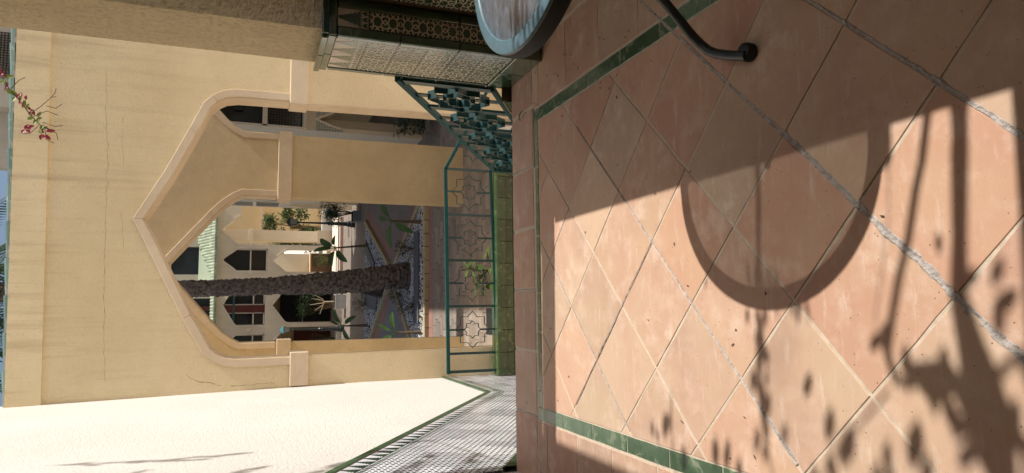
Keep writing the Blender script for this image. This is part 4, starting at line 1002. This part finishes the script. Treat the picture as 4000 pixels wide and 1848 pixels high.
# the wall is split in two panels so ground arches can stay open at the bottom
MB().prism([outer, H2, H3, H4], XZ, YF, YF+0.45).build('facade', 'pale_stucco', fb)
def band(parent, P, y, w_, m, name='arch_moulding', d=0.03):
    o = band_outer(P, w_); MB().prism([P+o[::-1]], XZ, y-d, y-0.001).build(name, m, parent)
for P in (H1[1:-1], H2[:], H2b[1:-1], H3, H3b[1:-1], H4, H4b[1:-1]): band(fb, P, YF, 0.045, 'pale_trim')
for x in (2.70, 1.60, 1.15+0.02, -0.70):
    impost(fb, fx(x-0.06), fx(x+0.10), fz(1.38), fz(1.52), YF-0.05, YF+0.2, 'pale_trim')
def window(parent, x0, x1, z0, z1, zm, y, glass='window_glass', mull=None):
    wn = MB().box(fx(x0), fx(x1), y+0.20, y+0.22, fz(z0), fz(z1)).build('window', glass, parent)
    f = MB(); t = 0.05
    for a, b, c, d in ((x0, x1, zm-t/2, zm+t/2), (x0, x1, z0, z0+t), (x0, x0+t*.8, z0, z1), (x1-t*.8, x1, z0, z1)): f.box(fx(a), fx(b), y+0.14, y+0.197, fz(c), fz(d))
    if mull: f.box(fx(mull-t/2), fx(mull+t/2), y+0.13, y+0.1965, fz(z0), fz(z1))
    f.build('frame', 'pale_trim', wn)
    l = MB(); n_ = max(6, int((x1-x0)*14)); X0_, X1_, Z0_, Z1_ = fx(x0)+.04, fx(x1)-.04, fz(z0)+.05, fz(zm)-.03; dd = 0.085
    k = X0_-(Z1_-Z0_)
    while k < X1_:
        for s_ in (1, -1):
            pts = []
            for zz in (Z0_, Z1_):
                xx = k+(zz-Z0_) if s_ == 1 else k+(Z1_-zz); pts.append((xx, zz))
            (xa, za_), (xb, zb_) = pts
            # clip to window
            def cl_(xa, za_, xb, zb_):
                for lim, sg in ((X0_, 1), (X1_, -1)):
                    if sg*(xa-lim) < 0 and sg*(xb-lim) < 0: return None
                    if sg*(xa-lim) < 0: t_ = (lim-xa)/(xb-xa); xa, za_ = lim, za_+(zb_-za_)*t_
                    elif sg*(xb-lim) < 0: t_ = (lim-xa)/(xb-xa); xb, zb_ = lim, za_+(zb_-za_)*t_
                return xa, za_, xb, zb_
            r_ = cl_(xa, za_, xb, zb_)
            if r_ and math.hypot(r_[2]-r_[0], r_[3]-r_[1]) > 0.02: l.bar((r_[0], y+0.16, r_[1]), (r_[2], y+0.16, r_[3]), 0.012, 0.020, (0, 1, 0))
        k += dd
    l.build('lattice_screen', 'dark_lattice', wn)
window(fb, 1.66, 2.57, 0.81, 2.45, 1.45, YF)
window(fb, -0.53, 0.0, 0.87, 2.2, 1.30, YF); window(fb, 0.30, 1.14, 0.87, 2.35, 1.30, YF); window(fb, -1.98, -0.88, 0.87, 2.3, 1.30, YF)
MB().box(fx(-0.0), fx(0.29), YF+0.06, YF+0.22, fz(0.87), fz(2.38)).build('painted_pier', 'maroon_paint', fb)
MB().box(fx(-0.5), fx(1.1), YF+0.05, YF+0.13, fz(2.00), fz(2.07)).build('blind_box', 'teal_paint', fb)
# rooms behind the ground arches
MB().box(fx(-4.5), fx(1.2), YF+2.2, YF+2.4, base_z, fz(2.6)).build('inner_wall', 'ochre_stucco', fb)
MB().box(fx(-0.43), fx(1.0), YF+2.0, YF+2.19, fz(-1.9), fz(0.2)).build('dark_arch_backing', 'unlit_interior', fb)  # near-black sheet painted for the unlit room behind the arch
MB().box(fx(-1.9), fx(-0.75), YF+2.0, YF+2.19, fz(-1.9), fz(-0.4)).build('dark_arch_backing', 'maroon_paint', fb)
MB().box(fx(-4.5), fx(1.3), YF+0.46, YF+2.4, fz(0.66), fz(0.78)).build('floor_slab', 'pale_stucco', fb)
MB().box(fx(-0.43), fx(0.99), YF+1.6, YF+1.63, fz(-0.73), fz(-0.70)).build('handrail', 'pale_trim', fb)
MB().box(fx(2.70), fx(4.4), YF+0.46, YF+2.2, fz(2.60), fz(2.72)).build('floor_slab', 'pale_stucco', fb)
MB().box(fx(1.25), fx(1.45), YF+0.46, YF+8, base_z, fz(2.6)).build('cross_wall', 'yellow_stucco', fb)
# upper storey set back, with window
up_hole = [(fx(1.59), fz(3.36)), (fx(2.74), fz(3.36)), (fx(2.74), fz(4.5)), (fx(1.59), fz(4.5))]
MB().prism([[(fx(-4.5), fz(2.9)), (fx(4.6), fz(2.9)), (fx(4.6), fz(6.6)), (fx(-4.5), fz(6.6))], up_hole, [(fx(-0.5), fz(2.95)), (fx(0.60), fz(2.95)), (fx(0.60), fz(4.3)), (fx(-0.5), fz(4.3))]], XZ, YF+1.6, YF+1.9).build('upper_wall', 'pale_stucco', fb)
MB().box(fx(1.59), fx(2.74), YF+1.80, YF+1.83, fz(3.36), fz(4.5)).build('window', 'window_glass', fb)
MB().box(fx(-0.5), fx(0.6), YF+1.80, YF+1.83, fz(2.95), fz(4.3)).build('window', 'window_glass', fb)
MB().box(fx(0.10), fx(0.28), YF+1.5, YF+1.79, fz(2.95), fz(4.3)).build('painted_pier', 'maroon_paint', fb)
MB().box(fx(0.62), fx(0.9), YF+1.5, YF+1.6, fz(2.95), fz(4.3)).build('window_frame', 'pale_trim', fb)
# roof tiles: hipped skirt of green pantiles
tm = bevel_mesh(MB().tube([(0, 0, 0), (0, 0.34, 0.135)], [0.062, 0.075], 8).mesh('roof_tile', 'pantile'), 0.002, 1)
n_t = 0
for r_ in range(7):
    for k in range(28):
        x = fx(1.22)+0.125*k
        if x < fx(1.33)+r_*0.27 or x > fx(4.2): continue
        if n_t < 300: link('roof_tile', tm, fb, loc=(x, YF-0.28+0.27*r_, fz(2.74)+0.108*r_)); n_t += 1
MB().prism([[(YF-0.3, fz(2.70)), (YF+1.6, fz(2.70)), (YF+1.6, fz(2.74)+0.76)]], YZ, fx(1.25), fx(4.3)).build('roof_bed', 'pantile', fb)
for k in range(15): link('roof_tile', tm, fb, loc=(fx(-0.95)+0.125*k, YF-0.28, fz(2.72)))
MB().prism([[(YF-0.3, fz(2.68)), (YF+1.6, fz(2.68)), (YF+1.6, fz(2.72)+0.2)]], YZ, fx(-2.5), fx(0.85)).build('roof_bed', 'pantile', fb)
# what stands in the open arches behind
bw = thing('back_wall', 'sunlit cream garden wall seen through the far archway', 'wall')
MB().box(1.62, 2.9, 35.8, 36.0, ZC, 3.0).build('face', 'white_stucco', bw)
MB().box(1.60, 2.90, 35.2, 35.75, ZC, ZC+1.0).build('bench', 'yellow_stucco', bw)
yw = thing('yellow_building', 'yellow plastered building behind the mosaic pillar', 'building')
MB().box(3.9, 12, 40.0, 42, ZC, 6).build('wall', 'yellow_stucco', yw); MB().box(3.0, 12, 39.6, 39.99, 0.9, 1.05).build('ledge', 'cream_trim', yw)
wb = thing('timber_box', 'dark wooden planter box inside the middle archway', 'planter'); MB().box(1.75, 2.75, 33.6, 34.2, ZC, ZC+1.05).build('body', 'brown_wood', wb)
fbp = thing('mosaic_pillar', 'white square pillar with coloured mosaic base behind the right lamp post', 'pillar')
MB().box(3.28, 3.80, 33.4, 33.9, fz(-1.35), 2.9).build('shaft', 'pale_stucco', fbp); MB().box(3.25, 3.84, 33.36, 33.94, ZC, fz(-1.35)).build('mosaic_base', 'pillar_mosaic', fbp); MB().box(3.24, 3.86, 33.34, 33.96, 1.38, 1.55).build('impost_block', 'pale_trim', fbp)
MB().box(3.84, 6.0, 33.5, 33.8, ZC, fz(-1.55)).build('low_wall', 'white_stucco', fbp)
def tree(loc, h, r, n, label, m='bush_leaf', lm=0.2):
    t = thing('tree', label, 'tree', (loc[0], loc[1], ZC)); 
    mb = MB(); mb.tube([(0, 0, 0), (0.05, 0, h*.3), (0, 0, h*.6)], [0.12, 0.09, 0.05], 7)
    for k in range(6): a = k*2.4; mb.tube([(0, 0, h*.35), (math.cos(a)*r*.3, math.sin(a)*r*.3, h*.55), (math.cos(a)*r*.7, math.sin(a)*r*.7, h*.8)], [0.05, 0.035, 0.012], 5)
    mb.build('trunk', 'stem_brown', t); mb = MB()
    cl = [(random.uniform(-.8, .8)*r, random.uniform(-.8, .8)*r, h*random.uniform(.2, .97), r*random.uniform(.18, .32)) for _ in range(26)]
    for k in range(n):
        c = random.choice(cl); a = random.random()*6.283; q = random.random()**.4; e = random.uniform(-1, 1)
        leaf(mb, (c[0]+math.cos(a)*c[3]*q, c[1]+math.sin(a)*c[3]*q, c[2]+e*c[3]), (math.cos(a), math.sin(a), random.uniform(-.6, .8)), (0, 0, 1), lm, lm*.5, 0.3, n=2)
    mb.build('crown', m, t)
tree((4.3, 36.5), 3.2, 1.15, 3200, 'sunlit green tree behind the right lamp post')
bush((2.45, 33.2), 0.4, 1.0, 350, 'variegated bush in the middle archway', ll=0.12)
bush((0.25, 30.9), 0.7, 1.9, 1200, 'dense dark hedge plants in the left archway', 'dark_bush_leaf', ll=0.13); bush((-1.2, 31.4), 0.4, 1.3, 350, 'dark shrub at the far left archway', 'dark_bush_leaf', ll=0.13)
MB().box(0.6, 4.1, 30.2, 30.6, ZC-0.02, ZC+0.13).build('far_kerb', 'pale_pink', None, kind='structure')
MB().box(-3, 7, 30.75, 33, ZC-0.02, ZC+0.17).build('arcade_floor', 'pale_trim', None, kind='structure')

# ------------------------------------------------------------------ right building
rb = thing('right_building', 'cream building with lattice windows and mosaic arch spandrels along the right of the courtyard', 'building')
def parch2(xl, xr, z0, zsh, za, ch=0.1):
    c = (xl+xr)/2; return [(xl, z0), (xl, zsh-ch), (xl+ch*.35, zsh+.02), (xl+ch*1.1, zsh+ch), (c, za), (xr-ch*1.1, zsh+ch), (xr-ch*.35, zsh+.02), (xr, zsh-ch), (xr, z0)]
# front face y=15.5: narrow corner pier then arch
FA = [(4.13, -2.32), (4.13, -0.42), (4.19, -0.20), (4.30, 0.08), (4.43, -0.20), (4.62, -0.45), (4.62, -2.32)]
win = [(4.09, 0.42), (4.57, 0.42), (4.57, 2.35), (4.50, 2.62), (4.33, 2.85), (4.16, 2.62), (4.09, 2.35)]
MB().prism([[(4.03, -2.32)]+FA+[(9, -2.32), (9, 7.6), (4.03, 7.6)], win], XZ, 15.5, 15.8).build('front_wall', 'pale_stucco', rb)
band(rb, FA[1:-1], 15.5, 0.05, 'pale_trim')
MB().prism([[(4.035, 0.12), (4.035, -0.48), (4.085, -0.42), (4.145, -0.18), (4.265, 0.12)]], XZ, 15.47, 15.499).build('mosaic_spandrel', 'spandrel_mosaic', rb)
MB().prism([[(4.335, 0.12), (4.47, -0.18), (4.67, -0.42), (5.3, -0.46), (5.3, 0.12)]], XZ, 15.47, 15.499).build('mosaic_spandrel', 'spandrel_mosaic', rb)
w_ = MB().box(4.05, 4.60, 15.72, 15.74, 0.42, 2.9).build('window', 'window_glass', rb)
f = MB(); f.box(4.05, 4.62, 15.46, 15.72, 1.16, 1.26); f.box(4.05, 4.62, 15.44, 15.499, 0.34, 0.40); f.box(4.03, 4.085, 15.46, 15.499, 0.40, 2.3); f.box(4.58, 4.63, 15.46, 15.499, 0.40, 2.3); f.build('window_frame', 'pale_trim', w_)
l = MB()
for a in range(9): l.box(4.10+0.056*a, 4.112+0.056*a, 15.60, 15.615, 0.42, 1.16)
for a in range(12): l.box(4.09, 4.57, 15.616, 15.63, 0.44+0.062*a, 0.452+0.062*a)
l.build('lattice_screen', 'dark_lattice', w_)
lt = thing('wall_lantern', 'small dark lantern hanging inside the upper lattice window', 'lantern', (4.44, 15.66, 1.72))
MB().lathe([(0.02, 0.14), (0.05, 0.10), (0.06, 0.0), (0.04, -0.06)][::-1], n=8).build('body', 'black_metal', lt)
cP_ = thing('near_column', 'square yellow column with pale corner under the mosaic spandrel', 'column')
MB().box(4.18, 4.44, 15.9, 16.2, -2.32, -0.62).build('shaft', 'yellow_stucco', cP_); impost(cP_, 4.15, 4.47, -0.62, -0.48, 15.87, 16.23, 'cream_trim')
# side face x=4.03, running back, arches open at ground
def side_arch(y0, y1, zsh, za): return [(b, a) for b, a in parch2(y0, y1, -2.32, zsh, za, 0.25)]
S = [(15.8, -2.32)]
for y0 in (16.3, 18.7, 21.1, 23.5, 26.25): S += side_arch(y0, y0+(2.0 if y0 < 26 else 1.3), -0.5, 0.22)
S += [(27.6, -2.32), (27.6, 7.6), (15.8, 7.6)]
holes = []
for y0 in (17.0, 19.8, 22.6, 24.75, 26.25): holes.append([(y0, 0.52), (y0+1.0, 0.52), (y0+1.0, 2.2), (y0+0.5, 2.95), (y0, 2.2)])
MB().prism([S]+holes, YZ, 4.03, 4.4).build('side_wall', 'pale_stucco', rb)
for y0 in (17.0, 19.8, 22.6, 24.75, 26.25):
    w_ = MB().box(4.25, 4.27, y0, y0+1.0, 0.52, 2.9).build('window', 'window_glass', rb); l = MB(); 
    for a in range(10): l.box(4.15, 4.165, y0+0.03+0.1*a, y0+0.045+0.1*a, 0.52, 1.3)
    for a in range(8): l.box(4.166, 4.18, y0, y0+1.0, 0.54+0.1*a, 0.555+0.1*a)
    l.build('lattice_screen', 'dark_lattice', w_); f = MB(); f.box(4.005, 4.24, y0, y0+1.0, 1.30, 1.42); f.box(4.0, 4.029, y0-0.08, y0+1.08, 0.44, 0.51); f.box(4.0, 4.029, y0+1.0, y0+1.07, 0.51, 2.2); f.box(4.0, 4.029, y0-0.07, y0, 0.51, 2.2); f.build('window_frame', 'pale_trim', w_)
MB().box(4.41, 9, 26.0, 26.2, -2.32, 7.6).build('end_wall', 'pale_stucco', rb)
MB().box(6.6, 6.8, 15.81, 25.99, -2.32, 0.3).build('inner_wall', 'ochre_stucco', rb)
MB().box(4.41, 9, 15.81, 25.99, 0.32, 0.45).build('floor_slab', 'pale_stucco', rb)
MB().box(4.03, 9, 15.5, 26.2, 7.6, 7.8).build('roof_slab', 'pale_stucco', rb)
# balcony storey high up, just seen over the coping
bl = MB(); 
for a in range(18): bl.box(4.62+0.05*a, 4.635+0.05*a, 15.40, 15.43, 5.72, 6.5)
for a in range(14): bl.box(4.60, 5.5, 15.431, 15.46, 5.72+0.056*a, 5.735+0.056*a)
bl.build('lattice_screen', 'dark_lattice', rb)
MB().box(2.9, 4.03, 15.9, 16.2, 5.6, 7.6).build('upper_wing', 'pale_stucco', rb)
# tall blocks farther right, out of view: they shade the courtyard
sb = thing('shade_block', 'unseen tall plain cream block added beyond the right building for its shade', 'building')
MB().box(9.2, 14, 10.0, 25.6, -2.32, 8.0).build('walls', 'pale_stucco', sb)
# distant white roof and wall at the upper left
wh = thing('white_house', 'distant white house with pale pipes on its parapet above the wall coping', 'building')
MB().box(-6.5, -1.7, 24, 28, -2.3, 8.0).build('walls', 'pale_trim', wh)
for k in range(3): MB().tube([(-4.5, 23.8, 8.15+0.16*k), (-1.2, 23.8, 8.15+0.16*k)], 0.05, 8).build('pipe', 'white_planter', wh, True)

# =================================================================== BOUGAINVILLEA (in view at the upper left, and the part by the porch that throws the shadows)
bv = thing('bougainvillea', 'flowering bougainvillea branch with magenta bracts hanging in front of the arch wall', 'climbing plant')
YT = 4.6
mb = MB(); main = [(2.2, 3.6, 3.4), (1.9, 4.1, 3.2), (1.65, 4.4, 3.0), (1.45, YT, 2.84), (1.39, YT, 2.78), (1.30, YT, 2.735), (1.24, YT, 2.68), (1.16, YT, 2.625), (1.10, YT, 2.57), (1.075, YT, 2.52)]
mb.tube(main, [0.009, 0.008, 0.006, 0.005, 0.0045, 0.004, 0.0035, 0.003, 0.0025, 0.002], 6)
for p in ([(1.16, YT, 2.63), (1.22, YT, 2.57), (1.27, YT, 2.53), (1.28, YT-.01, 2.50)], [(1.27, YT, 2.53), (1.30, YT, 2.51), (1.33, YT, 2.505)], [(1.15, YT, 2.61), (1.19, YT, 2.545), (1.17, YT, 2.49)], [(1.22, YT, 2.55), (1.21, YT, 2.50), (1.24, YT, 2.47)], [(1.09, YT, 2.54), (1.06, YT, 2.49), (1.02, YT, 2.48)], [(1.09, YT, 2.55), (1.02, YT, 2.54), (1.00, YT, 2.50)], [(1.10, YT, 2.58), (1.05, YT, 2.62), (1.045, YT, 2.66)], [(1.12, YT, 2.56), (1.10, YT, 2.50), (1.11, YT, 2.46)], [(1.30, YT, 2.73), (1.36, YT, 2.69), (1.38, YT, 2.66)]):
    mb.tube(p, [0.0022]*len(p), 5)
mb.build('branch', 'twig_brown', bv, True)
pf = lambda q: max(0.05, math.sin(math.pi*min(0.99, q*0.93+0.04)))
for (x, z, m_, n_, ll) in ((1.39, 2.79, 'magenta_bract', 3, .034), (1.36, 2.76, 'lime_leaf', 3, .04), (1.33, 2.745, 'magenta_bract', 3, .03), (1.30, 2.735, 'lime_leaf', 3, .042), (1.265, 2.695, 'lime_leaf', 3, .042), (1.28, 2.68, 'magenta_bract', 3, .032), (1.24, 2.66, 'magenta_bract', 3, .032), (1.215, 2.655, 'lime_leaf', 2, .036), (1.19, 2.615, 'magenta_bract', 4, .03), (1.18, 2.64, 'lime_leaf', 2, .032), (1.15, 2.60, 'lime_leaf', 3, .036), (1.13, 2.585, 'lime_leaf', 2, .034), (1.08, 2.64, 'magenta_bract', 5, .040), (1.075, 2.57, 'lime_leaf', 3, .036), (1.07, 2.545, 'magenta_bract', 3, .036), (1.035, 2.55, 'magenta_bract', 3, .034), (1.42, 2.82, 'lime_leaf', 3, .04), (1.44, 2.84, 'magenta_bract', 3, .034)):
    for k in range(n_):
        a = random.random()*6.28; ll = ll*random.uniform(.9, 1.06); mb = MB(); leaf(mb, (x+random.uniform(-.012, .012), YT+random.uniform(-.02, .02), z+random.uniform(-.012, .012)), (math.cos(a), random.uniform(-.5, .3), math.sin(a)), (0, -1, 0.3), ll, ll*.62, 0.2, n=4, prof=pf, fold=0.3)
        mb.build('leaf' if m_ == 'lime_leaf' else 'bract', m_, bv)
# plant standing outside the parapet: its stems and leaves cast the shadows on the terrace
gp = thing('climbing_shrub', 'tall stemmed climbing shrub standing just outside the porch parapet', 'climbing plant')
kz = SUN.z/SUN.x; ky = SUN.y/SUN.x
def src(x, y, X): return (X, y+ky*(X-x), (X-x)*kz)
mb = MB(); XS = 2.0
def stem(pts, r, X=XS, ext=None):
    P = [src(x, y, X) for x, y in pts]
    if ext: P = [ext]+P
    mb.tube(P, r if isinstance(r, list) else [r]*len(P), 7)
stem([(0.9, 1.02), (0.43, 1.05), (0.323, 1.073), (0.26, 1.094), (0.15, 1.122), (0.06, 1.155), (-0.03, 1.18), (-0.12, 1.20), (-0.175, 1.18), (-0.186, 1.15), (-0.165, 1.11), (-0.15, 1.06), (-0.17, 1.0)], 0.011, ext=(2.05, 1.0, -2.2))
stem([(0.9, 0.975), (0.435, 0.977), (0.325, 0.986), (0.14, 1.002), (0.02, 1.014), (-0.07, 1.0), (-0.15, 0.985), (-0.24, 0.965), (-0.36, 0.955), (-0.62, 0.92)], [0.026, 0.024, 0.024, 0.021, 0.018, 0.022, 0.030, 0.044, 0.046, 0.03, 0.022], ext=(2.06, 0.98, -2.2))
stem([(-0.2, 0.97), (-0.30, 0.89), (-0.45, 0.86), (-0.6, 0.84)], 0.016); stem([(-0.24, 0.965), (-0.30, 0.99), (-0.42, 0.93), (-0.6, 0.92)], 0.02)
stem([(0.5, 1.60), (0.3, 1.605), (0.12, 1.62), (0.02, 1.63)], 0.011); stem([(0.02, 1.63), (-0.08, 1.625), (-0.2, 1.65), (-0.32, 1.64), (-0.5, 1.60), (-0.7, 1.57)], 0.004); stem([(-0.2, 1.20), (-0.4, 1.4), (-0.7, 1.5)], 0.005); stem([(-0.3, 2.1), (-0.5, 2.1), (-0.8, 2.05)], 0.004); stem([(-0.22, 1.0), (-0.14, 1.06), (-0.16, 1.15)], 0.020)
stem([(0.43, 1.165), (0.34, 1.17)], 0.022); stem([(0.34, 1.17), (0.30, 1.16), (0.2, 1.17), (-0.05, 1.23)], 0.002)
stem([(-0.14, 0.94), (-0.10, 0.90), (-0.3, 0.84)], 0.012)
mb.build('stems', 'twig_brown', gp, True)
mb = MB()
def sleaf(x, y, ll, a, X=XS, wr=0.45):
    p = Vector(src(x, y, X)); e1 = Vector((0, 1, 0)); e2 = Vector((-SUN.z, 0, SUN.x)).normalized()   # face the sun
    d = e1*math.sin(a)+e2*math.cos(a)*1.0
    leaf(mb, p-d*ll/2, d, (SUN.x, SUN.y, SUN.z), ll, ll*wr, 0.05, n=4, prof=pf)
for (x, y, ll, a) in ((-0.423, 2.143, .07, .2), (-0.467, 1.86, .075, .1), (-0.031, 1.678, .035, .2), (-0.077, 1.629, .035, .1), (-0.146, 1.635, .06, .1), (0.079, 1.873, .025, .2), (-0.224, 1.666, .055, .1), (-0.519, 2.035, .07, 0),
                      (-0.215, 1.453, .055, .5), (-0.309, 1.386, .07, .3), (-0.354, 1.334, .09, .5), (-0.352, 1.219, .05, .2), (-0.316, 1.144, .085, .3), (-0.314, 1.021, .07, .8), (-0.213, 1.09, .05, 0), (-0.09, 1.23, .05, .8), (-0.075, 1.205, .05, .3),
                      (0.05, 0.99, .05, 1.0), (-0.2, 1.0, .08, 1.2), (-0.26, 0.985, .09, .8), (-0.24, 0.93, .08, .4), (0.13, 1.05, .035, 0), (-0.45, 2.23, .05, 0), (-0.41, 2.12, .05, .2), (-0.13, 1.62, .05, 0), (-0.30, 1.63, .05, .1),
                      (0.06, 0.93, .05, .5), (0.0, 0.92, .06, 1.0), (-0.04, 0.935, .05, .2), (-0.37, 1.12, .06, .3), (-0.42, 1.25, .07, .2), (-0.46, 1.45, .06, .3), (-0.36, 1.55, .05, .2), (-0.52, 1.35, .08, .3), (-0.5, 1.1, .08, .6), (-0.55, 1.65, .07, .2), (-0.5, 1.75, .06, .2)):
    sleaf(x, y, ll*1.1, a, XS+random.uniform(-.2, .2), 0.5)
for k in range(9): sleaf(-0.01+0.012*k+random.uniform(-.01, .01), 1.44+0.028*k, random.uniform(.05, .11), random.uniform(-.25, .25), XS+random.uniform(-.1, .1), 0.22)
for k in range(18): sleaf(-0.02-0.62*k/26+random.uniform(-.015, .015), 1.635+random.uniform(-.035, .035), random.uniform(.04, .075), random.uniform(-.6, .6), XS, 0.42)
for k in range(12): sleaf(random.uniform(-.62, -.12), random.uniform(0.88, 1.22), random.uniform(.05, .09), random.uniform(-1.2, 1.2), XS+random.uniform(-.2, .2), 0.5)
for k in range(7): sleaf(random.uniform(-.7, -.40), random.uniform(1.3, 2.2), random.uniform(.05, .09), random.uniform(-.5, .5), XS+random.uniform(-.2, .2), 0.4)
mb.build('leaves', 'bush_leaf', gp, kind='stuff')
# foliage hanging from above that streaks the white wall and the mosaic with shade
hp = thing('hanging_foliage', 'trailing leafy branches hanging outside the stair railing', 'climbing plant')
mb = MB(); sm = MB()
def wsrc(y, z, X): return Vector((X, y+ky*(X-XL), z+(X-XL)*kz))
for (y0, z0, y1, z1, X, n_) in ((5.24, 2.68, 4.90, 1.75, 2.3, 10), (5.02, 1.95, 4.97, 1.6, 2.5, 5), (4.60, 2.35, 4.70, 2.05, 2.2, 3), (4.3, 1.75, 4.45, 1.35, 2.3, 4), (3.95, 1.4, 4.30, 0.9, 2.4, 6), (4.25, 1.05, 4.45, 0.65, 2.4, 5), (3.75, 0.70, 4.15, 0.35, 2.3, 4), (3.70, 0.35, 4.1, 0.05, 2.3, 4)):
    a = wsrc(y0, z0, X); b = wsrc(y1, z1, X); sm.tube([a, a.lerp(b, .5)+Vector((.1, 0, 0)), b], [0.004]*3, 5)
    for k in range(n_):
        t = (k+random.random()*.8)/n_; p = a.lerp(b, t); d = (b-a).normalized()*0.9+Vector((random.uniform(-.3, .3), random.uniform(-.3, .3), 0)); leaf(mb, p, d, (1, 0, .6), random.uniform(.12, .24), random.uniform(.04, .065), 0.1, n=3, prof=pf)
sm.build('branches', 'twig_brown', hp); mb.build('leaves', 'bush_leaf', hp, kind='stuff')
